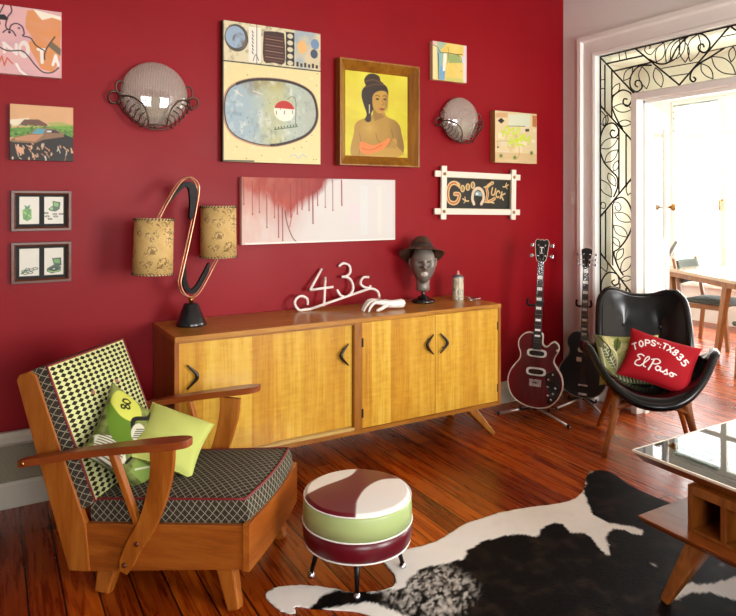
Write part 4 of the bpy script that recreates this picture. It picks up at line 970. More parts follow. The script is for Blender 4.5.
# ------------------------------------------------------------------ display head with hat
bu = thing('mannequin_head', 'dark pewter mannequin head with pale lips on a round black stand', 'ornament', (2.295, 3.27, ST), -29)
M['pewter'] = plain('pewter', '#857c73', .42, .45, var=.2, vs=30)
MB().lathe([(.070, 0), (.072, .012), (.066, .018), (.05, .022), (.034, .026), (.030, .036), (.012, .042), (.010, .075), (.016, .08)], 40).build('stand', M['black_gloss'], bu)
def G_(a, b, s): return math.exp(-((a*a+b*b)/(s*s)))
def headpt(u, v, off=0):
    th = PI*v; ph = 2*PI*u
    dx, dy, dz = math.sin(th)*math.sin(ph), -math.sin(th)*math.cos(ph), math.cos(th)
    x, y, z = dx*.076, dy*.092, dz*.120
    if z < 0: j = -z/.122; x *= 1-.26*j**1.6; y = y*(1-.14*j) - .014*j*(1 if dy < 0 else -.4)
    if dy < 0:
        f = 0
        f += .026*G_(x, (z+.016)*.8, .013)*1.0 + .016*G_(x, (z-.006)*.55, .010)          # nose and bridge
        f += .009*G_((abs(x)-.024), (z-.030)*2.0, .018)                                   # brows
        f -= .016*G_((abs(x)-.026)*.8, (z-.013), .014)                                    # eye sockets
        f += .006*G_((abs(x)-.026), (z-.012)*1.3, .008)                                    # eyeballs
        f += .009*G_(x*.55, (z+.048), .008) + .009*G_(x*.6, (z+.060), .008)               # lips
        f -= .004*G_(x*.5, (z+.054), .003)
        f += .008*G_(x, z+.092, .018) + .006*G_(abs(x)-.042, z+.012, .018)                # chin, cheekbones
        y -= f
    return Vector((x, y - off, z))
HZ = 1.02-ST
mb = MB(); mb.grid(lambda u, v: headpt(u, v) + Vector((0, 0, HZ)), 90, 80, cu=True)
mb.lathe([(.030, -.168), (.042, -.160), (.041, -.14), (.040, -.12), (.047, -.07)], 32, o=(0, .012, HZ))
for s_ in (-1, 1):
    mb.tube(spline([(s_*.070, .012, HZ+.022), (s_*.080, .018, HZ+.03), (s_*.083, .022, HZ+.012), (s_*.078, .016, HZ-.012), (s_*.070, .008, HZ-.026)], 5), [.006]*11+[.005]*10, 8)
mb.build('head', M['pewter'], bu)
mb = MB(); mb.grid(lambda u, v: headpt((u-.5)*.11 % 1.0, .5+(.108+.088*v+(.018*abs(2*u-1) if v < .5 else -.018*abs(2*u-1)))*1.0, .0015) + Vector((0, 0, HZ)), 16, 9)
mb.build('lips', plain('pale_lips', '#d9cfc8', .3, .2), bu)
for s_ in (-1, 1):
    MB().tube(spline([headpt((s_*a/360) % 1.0, .5-b, .002)+Vector((0, 0, HZ)) for a, b in ((9, .030), (17, .048), (26, .040), (33, .018))], 4), [.0012]*3+[.0024]*7+[.0012]*3, 6).build('brow', M['black_metal'], bu)
    MB().tube(spline([headpt((s_*a/360) % 1.0, .5-b, .002)+Vector((0, 0, HZ)) for a, b in ((11, -.030), (19, -.020), (27, -.028), (19, -.042), (11, -.030))], 4), .0020, 6).build('eye', M['black_metal'], bu)
hat = thing('hat', 'brown felt trilby hat worn by the mannequin head', 'hat', (2.300, 3.292, ST+HZ+.070), -29, rot=(R(-31), R(2), R(-29)))
M['felt'] = plain('brown_felt', '#4c2e1a', .9, var=.15, vs=60)
def hatpt(u, v):
    a = 2*PI*u; c, s_ = math.cos(a), math.sin(a)
    # v: brim edge -> crown base -> crown top centre
    if v < .42:
        k = v/.42; rx = .140*(1-k)+.080*k; ry = .135*(1-k)+.093*k; z = -.022*(1-k)**1.2*(.3+abs(c)*.0+1.0*(-s_ > .0)*(-s_)) + .020*(1-k)*abs(c)**2 - .018*(1-k)
        return (rx*c, ry*s_, z)
    k = (v-.42)/.58
    if k < .6: q = k/.6; rx = .080-.022*q; ry = .093-.022*q; z = .072*q
    else:
        q = (k-.6)/.4; rx = .058*(1-q); ry = .071*(1-q); z = .072+.024*math.sin(q*PI/2) - .018*max(0, 1-abs(rx*c)/.022)*(q)
    pin = .010*max(0, -s_)*max(0, min(1, (z-.02)/.05))*(1-abs(c))*1.0
    w = rx*c*(1-.22*max(0, -s_)*max(0, min(1, z/.07)))
    return (w, ry*s_+pin, z+.012*max(0, -s_)*max(0, (z-.05)/.04))
MB().grid(hatpt, 64, 34, cu=True).build('felt_body', M['felt'], hat, solid=.003)
mb = MB(); mb.grid(lambda u, v: ((.0825-.007*v)*math.cos(2*PI*u), (.0955-.007*v)*math.sin(2*PI*u), .003+.022*v), 48, 3, cu=True)
mb.build('hat_band', plain('hat_ribbon', '#2a1a12', .6), hat, solid=.002)

# patterned bottle, trinket
bt = thing('patterned_bottle', 'slim silver and cream patterned bottle with pointed cap, right of the mannequin head', 'bottle', (2.545, 3.245, ST))
p = Paint(.23, .14, 120, 70, '#cfc5a8'); p.blend(np.clip(p.fbm(14, 3, 5)*4-2, 0, 1), '#8d8e88'); p.blend(np.clip(p.fbm(24, 9, 8)*5-3, 0, 1), '#3a3f4a'); p.blend(np.clip(p.fbm(20, 15, 6)*5-3.1, 0, 1), '#efe8d8')
for k in range(12): p.line([(k/12., 0), (k/12.+.01, 1)], .003, '#55524a' if k % 2 else '#a89a70')
mb = MB(); mb.grid(lambda u, v: (.036*math.sin(2*PI*u), .036*math.cos(2*PI*u), .14*(1-v)), 120, 70); o = mb.build('bottle_body', vcol('tin_print', .3, .2), bt, fix=False); p.attr(o)
MB().lathe([(.001, .0005), (.0355, .0005), (.0355, .002)], 24).build('base_rim', plain('tin_rim', '#8a9098', .3, .8), bt)
MB().lathe([(.036, .139), (.034, .146), (.024, .156), (.012, .158)], 24).build('shoulder', plain('tin', '#8a9098', .3, .8), bt)
MB().lathe([(.012, .156), (.012, .166), (.008, .168), (.007, .18), (.001, .184)], 16).build('cap', plain('pink_cap', '#d99a88', .4), bt)
tk = thing('keyring', 'small tangle of silver rings and dark keys beside the patterned bottle', 'keys', (2.60, 3.185, ST))
mb = MB(); mb.tube([(.016*math.cos(2*PI*k/20), .016*math.sin(2*PI*k/20), .004) for k in range(20)], .002, 6, closed=True); mb.tube([(.03+.011*math.cos(2*PI*k/20), .011*math.sin(2*PI*k/20), .004+.004*math.cos(2*PI*k/20)) for k in range(20)], .0018, 6, closed=True)
mb.build('ring', M['chrome'], tk)
for k, a in enumerate((200, 330, 20, 95)):
    m_ = Matrix.Translation((0, 0, .003+.004*k)) @ Matrix.Rotation(R(a), 4, 'Z') @ Matrix.Rotation(R(-6), 4, 'Y')
    mb = MB(); mb.box(.028, .058, -.003, .003, -.001, .001, M=m_); mb.box(.045, .05, -.007, -.002, -.001, .001, M=m_); mb.lathe([(.010, -.001), (.010, .001)], 16, M=m_ @ Matrix.Translation((.02, 0, 0)))
    mb.build('key', M['chrome'] if k % 2 else M['black_metal'], tk)

# ------------------------------------------------------------------ cloth materials
def weave(name, base, line, period=.022, width=.32, axes=(0, 1), amp=1.):
    n = NT(name); tc = n.n('ShaderNodeTexCoord'); sx = n.n('ShaderNodeSeparateXYZ'); n.l(tc.outputs['Object'], sx.inputs[0])
    k = PI/period; ax0 = n.math('ADD', sx.outputs[0], sx.outputs[1]) if axes[0] == 's' else sx.outputs[axes[0]]; a = n.math('MULTIPLY', ax0, k); b = n.math('MULTIPLY', sx.outputs[axes[1]], k*amp)
    s1 = n.math('ABSOLUTE', n.math('SINE', n.math('ADD', a, b))); s2 = n.math('ABSOLUTE', n.math('SINE', n.math('SUBTRACT', a, b)))
    m = n.ramp(n.math('MINIMUM', s1, s2), [(width*.5, 1.), (width, 0.)])
    fine = n.noise(n.coord('Object'), 420, 2, .6); m2 = n.math('MULTIPLY', m, n.ramp(fine, [(.35, .45), (.6, 1.)]))
    dk = n.ramp(fine, [(.35, tuple(x*.55 for x in (lambda h: [int(h[i:i+2], 16)/255 for i in (1, 3, 5)])(base))), (.65, base)])
    n.l(n.mix(m2, dk, line), n.b.inputs['Base Color']); n.b.inputs['Roughness'].default_value = .95; n.b.inputs['Specular IOR Level'].default_value = .15
    n.bump(fine, .4, .002); return n.mat
M['tweed'] = weave('tweed_diamond', '#4c443a', '#a8a28c', .030, .26)
M['tweed_side'] = weave('tweed_diamond_side', '#4a4237', '#aaa48c', .030, .26, ('s', 2))
M['tweed_back_side'] = weave('tweed_back_side', '#4a4237', '#aaa48c', .030, .26, ('s', 2))
# lime cream net pattern with dark lens shapes
n = NT('net_cloth'); tc = n.n('ShaderNodeTexCoord'); sx = n.n('ShaderNodeSeparateXYZ'); n.l(tc.outputs['Object'], sx.inputs[0])
a = n.math('MULTIPLY', sx.outputs[0], PI/.034); b = n.math('MULTIPLY', sx.outputs[2], PI/.0185)
pr = n.math('MULTIPLY', n.math('SINE', n.math('ADD', a, b)), n.math('SINE', n.math('SUBTRACT', a, b)))
m = n.ramp(n.math('ADD', n.math('MULTIPLY', pr, .5), .5), [(.48, 0.), (.56, 1.)])
fine = n.noise(n.coord('Object'), 400, 2, .6)
n.l(n.mix(m, n.ramp(fine, [(.3, '#b7b878'), (.7, '#dcdfa4')]), '#2c281c'), n.b.inputs['Base Color']); n.b.inputs['Roughness'].default_value = .95; n.b.inputs['Specular IOR Level'].default_value = .15; n.bump(fine, .4, .002)
M['net'] = n.mat
M['red_piping'] = plain('red_piping', '#7a1c20', .6)

def slab_cushion(name, fn, t, bulge, mats, parent, pipe, n_=24, loc=None, rot=None, sideb=.012, up=1):
    """fn(u,v)->(a,b) plan; thickness t; returns object with piping child. plane is local XY, or XZ facing -Y when up==-1"""
    def lift(a, b, z): return (a, b, z) if up == 1 else (a, -z, b)
    mb = MB()
    bz = lambda u, v: bulge*(1-(2*u-1)**4)*(1-(2*v-1)**4)
    mb.grid(lambda u, v: lift(*fn(u, v), t + bz(u, v)), n_, n_, 0)
    mb.grid(lambda u, v: lift(*fn(1-u, v), -bz(u, v)*.2), n_, n_, 1)
    c = fn(.5, .5)
    def edge(P0, P1):
        def g(u, v):
            uu = P0[0]*(1-u)+P1[0]*u; vv = P0[1]*(1-u)+P1[1]*u; a, b = fn(uu, vv); d = math.hypot(a-c[0], b-c[1]); k = sideb*math.sin(PI*v)/d
            return lift(a+(a-c[0])*k, b+(b-c[1])*k, t*v)
        mb.grid(g, n_, 7, 1)
    for P0, P1 in (((0, 0), (1, 0)), ((1, 0), (1, 1)), ((1, 1), (0, 1)), ((0, 1), (0, 0))): edge(P0, P1)
    o = mb.build(name, mats, parent, loc=loc, rot=rot)
    if pipe:
        q = []
        for k in range(4*12):
            s_, f = divmod(k, 12); f /= 12; u, v = [(f, 0), (1, f), (1-f, 1), (0, 1-f)][s_]; q.append(lift(*fn(u, v), t))
        MB().tube(q, .0045, 6, closed=True).build('piping', pipe, o)
    return o
def pillow(name, label, cat, w, h, t, p, mat, loc, nrm, up=(0, 0, 1), roll=0, group=None, extra=None):
    p = p or Paint(w, h, 40, 40, '#808080'); nx, ny = p.nx, p.ny
    def f(u, v, s_):
        a, b = 2*u-1, 2*v-1; e = max(0, (1-a*a)*(1-b*b))
        x = a*w/2*(1-.09*(1-b*b)); z = -b*h/2*(1-.09*(1-a*a))
        wr = .004*math.sin(a*5+b*3)*e
        return (x, -s_*(t/2)*e**.42 - wr, z)
    mb = MB(); mb.grid(lambda u, v: f(u, v, 1), nx, ny, 0); mb.grid(lambda u, v: f(1-u, v, -1), 30, 30, 1)
    N = Vector(nrm).normalized(); U = Vector(up); U = (U - N*U.dot(N)).normalized(); Rr = U.cross(N)
    mt = Matrix((Rr, -N, U)).transposed() @ Matrix.Rotation(R(roll), 3, 'Y')
    mats = mat if isinstance(mat, list) else [mat, mat]
    o = mb.build(name, mats, loc=loc, rot=mt.to_euler(), fix=False); p.attr(o)
    seam = MB().tube([(lambda uv: f(uv[0], uv[1], 0))(q) for q in [[(k/12, 0), (1, k/12), (1-k/12, 1), (0, 1-k/12)][s_] for s_ in range(4) for k in range(12)]], .003, 6, closed=True)
    seam.build('seam', mats[1], o)
    return tag(o, label, cat, group)

# ------------------------------------------------------------------ armchair
M['rail_wood'] = wood('rail_wood', '#8a4212', '#b4601c', '#c6782c', 0); M['arm_wood_z'] = wood('post_wood', '#8e480f', '#b8651c', '#cc7e30', 2)
AC = (.917, 2.315, 0)
ac = thing('armchair', 'mid-century wooden armchair with patterned grey tweed seat and lime net back, facing right', 'armchair', AC, -41.5)
HWf, HWr = .262, .256
# seat box: side rails taper and fall to the rear
zf0, zf1, zr0, zr1 = .148, .303, .070, .243
xr = -.615
mb = MB()
for s_ in (-1, 1):
    yf, yr = s_*HWf, s_*HWr; i = -s_*.022
    lo = [(0, yf), (xr, yr), (xr, yr+i), (0, yf+i)]
    mb = MB(); z0 = [zf0, zr0, zr0, zf0]; z1 = [zf1-.006, zr1, zr1, zf1-.006]
    pl = [(x, y, z) for (x, y), z in zip(lo, z0)] + [(x, y, z) for (x, y), z in zip(lo, z1)]
    mb.hexa(pl).build('side_rail', M['rail_wood'], ac, bevel=.003)
def fp(u, v, t): return (t + .012*(1-(2*u-1)**2), (2*u-1)*(HWf+.006), v)
mb = MB(); mb.grid(lambda u, v: fp(u, zf0-.002+(zf1-zf0+.006)*v, .022), 14, 4); mb.grid(lambda u, v: fp(1-u, zf0-.002+(zf1-zf0+.006)*v, 0), 14, 4)
for v in (0, 1): mb.grid(lambda u, w_: fp(u, zf0-.002+(zf1-zf0+.006)*v, .022*w_), 14, 2)
for u in (0, 1): mb.grid(lambda v, w_: fp(u, zf0-.002+(zf1-zf0+.006)*v, .022*w_), 4, 2)
n = wood('arm_wood_y', '#8a4212', '#b4601c', '#c6782c', 1); M['arm_wood_y'] = n
mb.build('front_panel', n, ac)
MB().hexa([(xr, -HWr+.022, zr0+.01), (0, -HWf+.022, zf0+.01), (0, HWf-.022, zf0+.01), (xr, HWr-.022, zr0+.01), (xr, -HWr+.022, zr0+.03), (0, -HWf+.022, zf0+.03), (0, HWf-.022, zf0+.03), (xr, HWr-.022, zr0+.03)]).build('seat_platform', M['arm_wood'], ac)
for s_ in (-1, 1):   # rear posts running down to the rail foot
    y0, y1 = s_*(HWr+.006), s_*(HWr-.020)
    prof = [(-.670, .070), (-.585, .076), (-.602, .243), (-.805, .765), (-.830, .780), (-.875, .765), (-.885, .745)]
    MB().prism(prof, lambda u, v, t: (u, t, v), y0, y1).build('back_post', M['arm_wood_z'], ac, bevel=.004)
MB().box(-.860, -.832, -HWr+.01, HWr-.01, .66, .73).build('back_rail', n, ac, bevel=.003)
for s_ in (-1, 1):   # paddle arms
    yc = s_*(HWr+.045)
    ol = sp2([(-.835, yc-.018), (-.80, yc-.022), (-.6, yc-.026), (-.4, yc-.034), (-.25, yc-.040), (-.178, yc-.028), (-.162, yc), (-.178, yc+.028), (-.25, yc+.040), (-.4, yc+.034), (-.6, yc+.026), (-.80, yc+.022), (-.835, yc+.018)], 4)
    zz = lambda x: .468 + (x+.81)*.195 + (.008*math.sin((x+.8)*5))
    arm = MB().prism(ol, lambda u, v, t: (u, v + s_*.02*(u+.8)/.6, zz(u)+t), -.013, .013).build('armrest', M['arm_wood'], ac, bevel=.007)
    pth = spline([(-.285, 0, .555), (-.290, 0, .47), (-.315, 0, .37), (-.355, 0, .27), (-.405, 0, .19), (-.445, 0, .098)], 5)
    yy = lambda x, z: s_*(HWf-.002 + (HWr-HWf)*(-x/.6) + .014) if z < .3 else s_*(HWf-.002 + (HWr-HWf)*(-x/.6) + .014 + .018*(z-.3)/.25)
    mb = MB(); vs = []
    for k, q in enumerate(pth):
        f = k/(len(pth)-1); wd = (.046-.021*f) if f < .93 else .018; t_ = (pth[min(k+1, len(pth)-1)]-pth[max(k-1, 0)]).normalized(); nx_, nz_ = t_.z, -t_.x
        y = yy(q.x, q.z)
        for sx2, sy2 in ((-1, -1), (1, -1), (1, 1), (-1, 1)): vs.append((q.x - nx_*wd*sx2*1.0, y + sy2*.011, q.z - nz_*wd*sx2))
    fs = [(0, 1, 2, 3), tuple(4*(len(pth)-1)+i for i in (3, 2, 1, 0))]
    for k in range(len(pth)-1):
        for i in range(4): fs.append((4*k+i, 4*k+(i+1) % 4, 4*k+4+(i+1) % 4, 4*k+4+i))
    mb.add(vs, fs); sp_ = mb.build('arm_support', M['arm_wood_z'], ac, bevel=.003)
    for q in ((-.388, .205), (-.436, .125)):
        MB().lathe([(.001, .006), (.008, .004), (.010, 0)], 14, M=Matrix.Translation((q[0], yy(q[0], q[1])+s_*.0105, q[1])) @ Matrix.Rotation(R(-90*s_), 4, 'X')).build('screw_plug', plain('dark_plug', '#5c2a10', .35), sp_)
    MB().bar((-.475, s_*(HWr+.035), .525), (-.395, s_*(HWr+.006), .27), .022, .020, .030, .026, up=(0, 1, 0)).build('arm_strut', M['arm_wood_z'], ac, bevel=.003)
    MB().lathe([(.001, .006), (.008, .004), (.010, 0)], 14, M=Matrix.Translation((-.812, yc+s_*.019, .468)) @ Matrix.Rotation(R(-90*s_), 4, 'X')).build('screw_plug', M['brass'], arm)
    # legs
    MB().bar((-.085, s_*(HWf-.045), zf0+.012), (-.037, s_*(HWf-.02), 0), .070, .045, .05, .04, up=(0, 1, 0)).build('leg', M['arm_wood_z'], ac, bevel=.006)
    MB().bar((-.53, s_*(HWr-.04), zr0+.02), (-.54, s_*(HWr-.012), 0), .075, .055, .05, .04, up=(0, 1, 0)).build('leg', M['arm_wood_z'], ac, bevel=.006)
def seatfn(u, v):
    x = -.585 + .59*u; hw = (HWr + (HWf-HWr)*(x+.6)/.6) - .026
    return (x + (.018*math.sin(PI*v) if u > .5 else 0)*(u-.5)*2, (2*v-1)*hw)
sc_ = slab_cushion('seat_cushion', seatfn, .105, .022, [M['tweed'], M['tweed_side']], ac, M['red_piping'], loc=(0, 0, .272), rot=(0, R(-5.2), 0))
bc = slab_cushion('back_cushion', lambda u, v: ((2*u-1)*(HWr-.012), v*.515), .095, .018, [M['net'], M['tweed_back_side']], ac, M['red_piping'], loc=(-.662, 0, .285), rot=(R(-22.5), 0, R(90)), up=-1)
for bx_, bz_ in ((-.08, .36), (.08, .36), (-.08, .2), (.08, .2)):
    MB().lathe([(.009, 0), (.008, .004), (.001, .006)], 12, M=Matrix.Translation((bx_, -.112, bz_)) @ Matrix.Rotation(R(90), 4, 'X')).build('button', plain('pink_button', '#a86a5a', .6), bc)

# cushions on the armchair
def ac2w(x, y, z): a = R(-41.5); return (AC[0]+x*math.cos(a)-y*math.sin(a), AC[1]+x*math.sin(a)+y*math.cos(a), z)
def acv(x, y, z): a = R(-41.5); return (x*math.cos(a)-y*math.sin(a), x*math.sin(a)+y*math.cos(a), z)
M['lime'] = plain('lime_cotton', '#bec76c', .85, var=.05, spec=.2)
p = Paint(.34, .32, 150, 140, '#8a9450'); Z_ = p.V
p.blend(np.clip(p.fbm(8, 4)*3-1.2, 0, 1), '#57602c'); p.blend(np.clip(p.fbm(10, 14)*3-1.7, 0, 1), '#23261a')
p.poly([(0, .1), (.25, .0), (.3, .3), (.1, .5), (0, .4)], '#d6d4bc')
for k in range(9): p.line([(.02+k*.03, .05), (.0+k*.03, .42)], .004, '#2a2a22')
p.poly(sp2([(.25, .2), (.55, .02), (.75, .05), (.7, .3), (.45, .55), (.25, .6)], 5, True), '#5c7c22'); p.poly(sp2([(.58, .18), (.72, .02), (.92, .08), (.95, .35), (.75, .45), (.6, .38)], 5, True), '#c8cc58')
text(p, '80', .70, .14, .065, .12, .008, '#2c2a14', rot=-.5)
p.line([(.5, .4), (.62, .36), (.78, .55), (.95, .62)], .02, '#23221c', curve=True)
p.ell(.5, .48, .12, .1, '#cfcdb4'); 
for k in range(5): p.line([(.4+k*.03, .44), (.46+k*.03, .54)], .004, '#26261e')
p.ell(.62, .78, .2, .13, '#d4d2b8'); 
for k in range(9): p.line([(.46+k*.04, .7), (.44+k*.04, .88)], .005, '#26261e')
p.line([(.4, .68), (.62, .62), (.84, .72), (.84, .86), (.62, .93), (.42, .86), (.4, .68)], .008, '#1c1c16', curve=True); p.poly([(.05, .6), (.35, .62), (.3, .95), (.05, .95)], '#7f9a48', .9); p.line([(.1, .65), (.3, .9)], .006, '#d0d4b0'); p.line([(.1, .5), (.4, .62)], .012, '#1c1c14')
p.rect(.8, .6, 1, 1, '#8f9c62', .7); p.line([(.85, .6), (.86, 1)], .005, '#2b2e1e')
M['printed_cotton'] = vcol('printed_cotton', .85, 0, .1, .2); M['cotton_back'] = plain('cotton_back', '#5a6034', .9)
pillow('cushion', 'green, black and cream graphic print cushion propped on the armchair back', 'cushion', .34, .32, .11, p, [M['printed_cotton'], M['cotton_back']], ac2w(-.545, -.07, .485), acv(.80, -.12, .5), roll=-36)
pillow('cushion', 'plain lime green cushion leaning on the printed one in the armchair', 'cushion', .32, .27, .10, None, M['lime'], ac2w(-.42, .02, .465), acv(.42, -.22, .88), roll=-40)

# ------------------------------------------------------------------ ottoman
ot = thing('ottoman', 'round vinyl pouf in burgundy, white and pale green on slim black legs', 'ottoman', (1.198, 2.138, 0), 0)
r = .204
M['burgundy'] = plain('burgundy_vinyl', '#5a0a18', .3); M['pale_green'] = plain('pale_green_vinyl', '#a6b878', .35, var=.03)
prof = [(.001, .312), (.10, .314), (.17, .311), (.192, .306), (.200, .300)]
p = Paint(2*r, 2*r, 10, 10, '#7d1426')
NR, NTH = 60, 180; U_, V_ = np.meshgrid(np.linspace(0, 1, NTH, endpoint=False), np.linspace(0, 1, NR))
xx = np.cos(2*PI*U_)*V_; yy_ = np.sin(2*PI*U_)*V_
# picture axes on the seat: e = to the right in the view, g = away from the camera
er, gf = (.864, -.503), (.503, .864); E = xx*er[0]+yy_*er[1]; Gf = xx*gf[0]+yy_*gf[1]
c = np.ones(E.shape+(3,))*np.array(lin('#640c1c')); wht = np.array(lin('#f0ece4'))
pt_ = Pts(E, Gf); pt_.px = .03
m1 = pt_.mpoly(sp2([(-.02, -1.1), (-.01, -.75), (.01, -.45), (.17, .05), (.47, .42), (.9, .5)], 5) + [(1.1, .5), (1.1, -1.1)])
m2 = pt_.mpoly(sp2([(-1.1, -.28), (-.95, -.2), (-.67, .11), (-.25, .48), (-.08, .75), (0, 1.1)], 5) + [(-1.1, 1.1)])
for m_ in (m1, m2): c = c*(1-m_[..., None]) + wht*m_[..., None]
mb = MB(); zt_ = lambda q: .312 + .004*(1-q*q) - (.012*max(0, (q-.93)/.07)**2)
mb.grid(lambda u, v: (.200*v*math.cos(2*PI*u), .200*v*math.sin(2*PI*u), zt_(v)), NTH, NR, cu=True)
o = mb.build('seat_top', vcol('vinyl_top', .28, .1), ot, fix=False); me = o.data; arr = np.ones((len(me.vertices), 4), np.float32); arr[:, :3] = c.reshape(-1, 3); me.color_attributes.new('Col', 'FLOAT_COLOR', 'POINT').data.foreach_set('color', arr.ravel())
MB().lathe([(.199, .300), (.204, .29), (.206, .255), (.205, .215)], 64).build('green_band', M['pale_green'], ot)
MB().lathe([(.205, .2155), (.207, .18), (.204, .15), (.197, .138), (.15, .134), (.001, .134)], 64).build('burgundy_band', M['burgundy'], ot)
for rr_, z_ in ((.2015, .302), (.2065, .215), (.199, .138)): MB().tube([(rr_*math.cos(2*PI*k/64), rr_*math.sin(2*PI*k/64), z_) for k in range(64)], .0028, 8, closed=True).build('piping', M['vinyl_white'], ot)
for (fx, fy) in ((1.043, 2.192), (1.125, 1.989), (1.369, 2.068), (1.287, 2.271)):
    dx, dy = fx-1.206, fy-2.13
    l = MB().tube([(dx*.80, dy*.80, .14), (dx, dy, .018)], [.0125, .0075], 12).build('leg', M['black_metal'], ot)
    MB().lathe([(.014, 0), (.014, .006), (.009, .022)], 14, o=(dx, dy, 0)).build('foot_cap', M['chrome'], l)

# ------------------------------------------------------------------ cowhide rug
rug_px = [(265.5, 598), (272, 590), (289, 586.5), (312, 587), (338, 590), (346, 593), (372, 593), (392, 588), (395, 578), (388, 568), (385, 562), (400, 552.5), (432.6, 543.7), (449, 535), (465, 525), (480, 520), (498, 514), (530, 508), (563, 503.6), (578, 497), (584, 489), (586, 479), (590, 473), (602, 471), (614, 475), (630, 486), (644, 493), (662, 500.5), (690, 509)]
rug_w = [on_floor(*q) for q in rug_px] + [(3.05, 1.98), (3.22, 2.06), (3.36, 1.95), (3.26, 1.72), (3.05, 1.52), (3.02, 1.2), (3.2, .9), (3.1, .7), (2.85, .75), (2.5, .72), (2.2, .55), (2.05, .62), (1.9, .95), (1.6, 1.2), (1.42, 1.1), (1.28, 1.16), (1.2, 1.42), (1.18, 1.72), (1.10, 1.90), (.98, 2.00), (.91, 2.06)] + [on_floor(295, 614), on_floor(281, 612)]
rug_s = sp2(rug_w, 6, True)
rr = random.Random(5); rug_s = [(x+rr.uniform(-.0025, .0025), y+rr.uniform(-.0025, .0025)) for x, y in rug_s]
cx_, cy_ = 2.0, 1.5
bm = bmesh.new(); vs = [bm.verts.new((x-cx_, y-cy_, 0)) for x, y in rug_s]; bm.faces.new(vs)
if bm.faces[:][0].normal.z < 0: pass
st = .0095
def cuts(lo, hi, ax):
    k = lo
    while k < hi:
        g = bm.verts[:]+bm.edges[:]+bm.faces[:]; no = [0, 0, 0]; no[ax] = 1; co = [0, 0, 0]; co[ax] = k
        bmesh.ops.bisect_plane(bm, geom=g, plane_co=co, plane_no=no); k += st
x_lo, x_hi = min(x for x, y in rug_s)-cx_, max(x for x, y in rug_s)-cx_; y_lo, y_hi = min(y for x, y in rug_s)-cy_, max(y for x, y in rug_s)-cy_
cuts(x_lo+st/2, x_hi, 0); cuts(y_lo+st/2, y_hi, 1)
bmesh.ops.recalc_face_normals(bm, faces=bm.faces)
for f in bm.faces:
    f.smooth = True
if sum(f.normal.z for f in bm.faces) < 0: bmesh.ops.reverse_faces(bm, faces=bm.faces)
me = bpy.data.meshes.new('cowhide_rug'); bm.to_mesh(me); bm.free()
nv = len(me.vertices); co = np.zeros(nv*3); me.vertices.foreach_get('co', co); co = co.reshape(-1, 3); PX, PY = co[:, 0]+cx_, co[:, 1]+cy_
P_ = Pts(PX, PY)
jit = (P_.fbm(26, 3)-.5)*.03; jit2 = (P_.fbm(26, 13)-.5)*.03
P_.X = P_.X + jit; P_.Y = P_.Y + jit2
F = lambda l: [on_floor(*q) for q in l]
blk = '#060506'
main = F([(403, 590), (412, 578), (418, 571), (440, 566), (462, 561), (467, 552.5), (485, 541), (511, 534.6), (538, 538), (541, 530), (553, 524), (563, 525.4), (569.6, 533), (586, 534.6), (596, 544), (607, 557.4), (611, 556), (605.4, 538), (612, 531.3), (625, 531), (640, 537), (643, 532), (630, 527), (609, 524.4), (595, 517.4), (588, 503), (584.6, 493), (585, 478), (600, 466), (640, 485), (662, 497), (700, 505)]) + [(3.1, 2.1), (3.5, 2.0), (3.2, 1.75), (2.75, 1.62)] + F([(760, 570), (736, 578), (715, 584), (700, 586), (690, 582), (676, 586), (671, 598), (676, 602), (684, 598), (690, 594), (707, 594), (722, 597), (736, 603), (760, 610)]) + [(2.85, 1.2), (3.3, 1.0), (3.0, .9), (2.6, .85), (2.3, .7), (2.0, .7), (1.85, 1.05), (1.5, 1.35), (1.3, 1.3), (1.25, 1.6), (1.22, 1.8), (1.15, 1.95)] + F([(300, 616), (312, 606), (321.5, 596), (338, 592), (375, 593), (396, 590)])
P_.poly(main, blk)
bs = P_.mell(*on_floor(430, 592), .17, .15, soft=.6); bs = np.clip(bs*1.6-P_.fbm(9, 91)*.6, 0, 1)*P_.mpoly(main)
u0, v0 = P_.U, P_.V; P_.U, P_.V = u0*.8+v0*.6, v0*.8-u0*.6; P_.x0, P_.y0 = P_.U.min(), P_.V.min()     # brindled patch
streak = np.clip(P_.fbm(55, 23, 110)*4.6-2.0, 0, 1); P_.blend(bs*streak*.85, '#cfc8be')
P_.blend(bs*np.clip(P_.fbm(60, 33, 100)*4-2.2, 0, 1)*.9, '#2a2623'); P_.U, P_.V = u0, v0; P_.x0, P_.y0 = u0.min(), v0.min()
P_.ell(*on_floor(654, 566), .006, .012, '#cfcac2'); P_.ell(*on_floor(722, 566), .012, .008, '#6a6460')
P_.blend(np.clip(P_.fbm(20, 43)*2-1.1, 0, 1)*.12, '#8a6a50')
a = me.color_attributes.new('Col', 'FLOAT_COLOR', 'POINT'); arr = np.ones((nv, 4), np.float32); arr[:, :3] = P_.c; a.data.foreach_set('color', arr.ravel())
n = NT('cow_hair'); at = n.n('ShaderNodeAttribute'); at.attribute_name = 'Col'; n.l(at.outputs['Color'], n.b.inputs['Base Color']); n.b.inputs['Roughness'].default_value = .6; n.b.inputs['Specular IOR Level'].default_value = .06
n.bump(n.noise(n.coord('Object', (60, 240, 60)), 1, 3), .5, .004)
me.materials.append(n.mat)
rug = bpy.data.objects.new('cowhide_rug', me); COL.objects.link(rug); rug.location = (cx_, cy_, .005)
k = rug.modifiers.new('s', 'SOLIDIFY'); k.thickness = .004; k.offset = -1
tag(rug, 'black and white cowhide rug with ragged edge lying across the dark pine floor', 'rug')

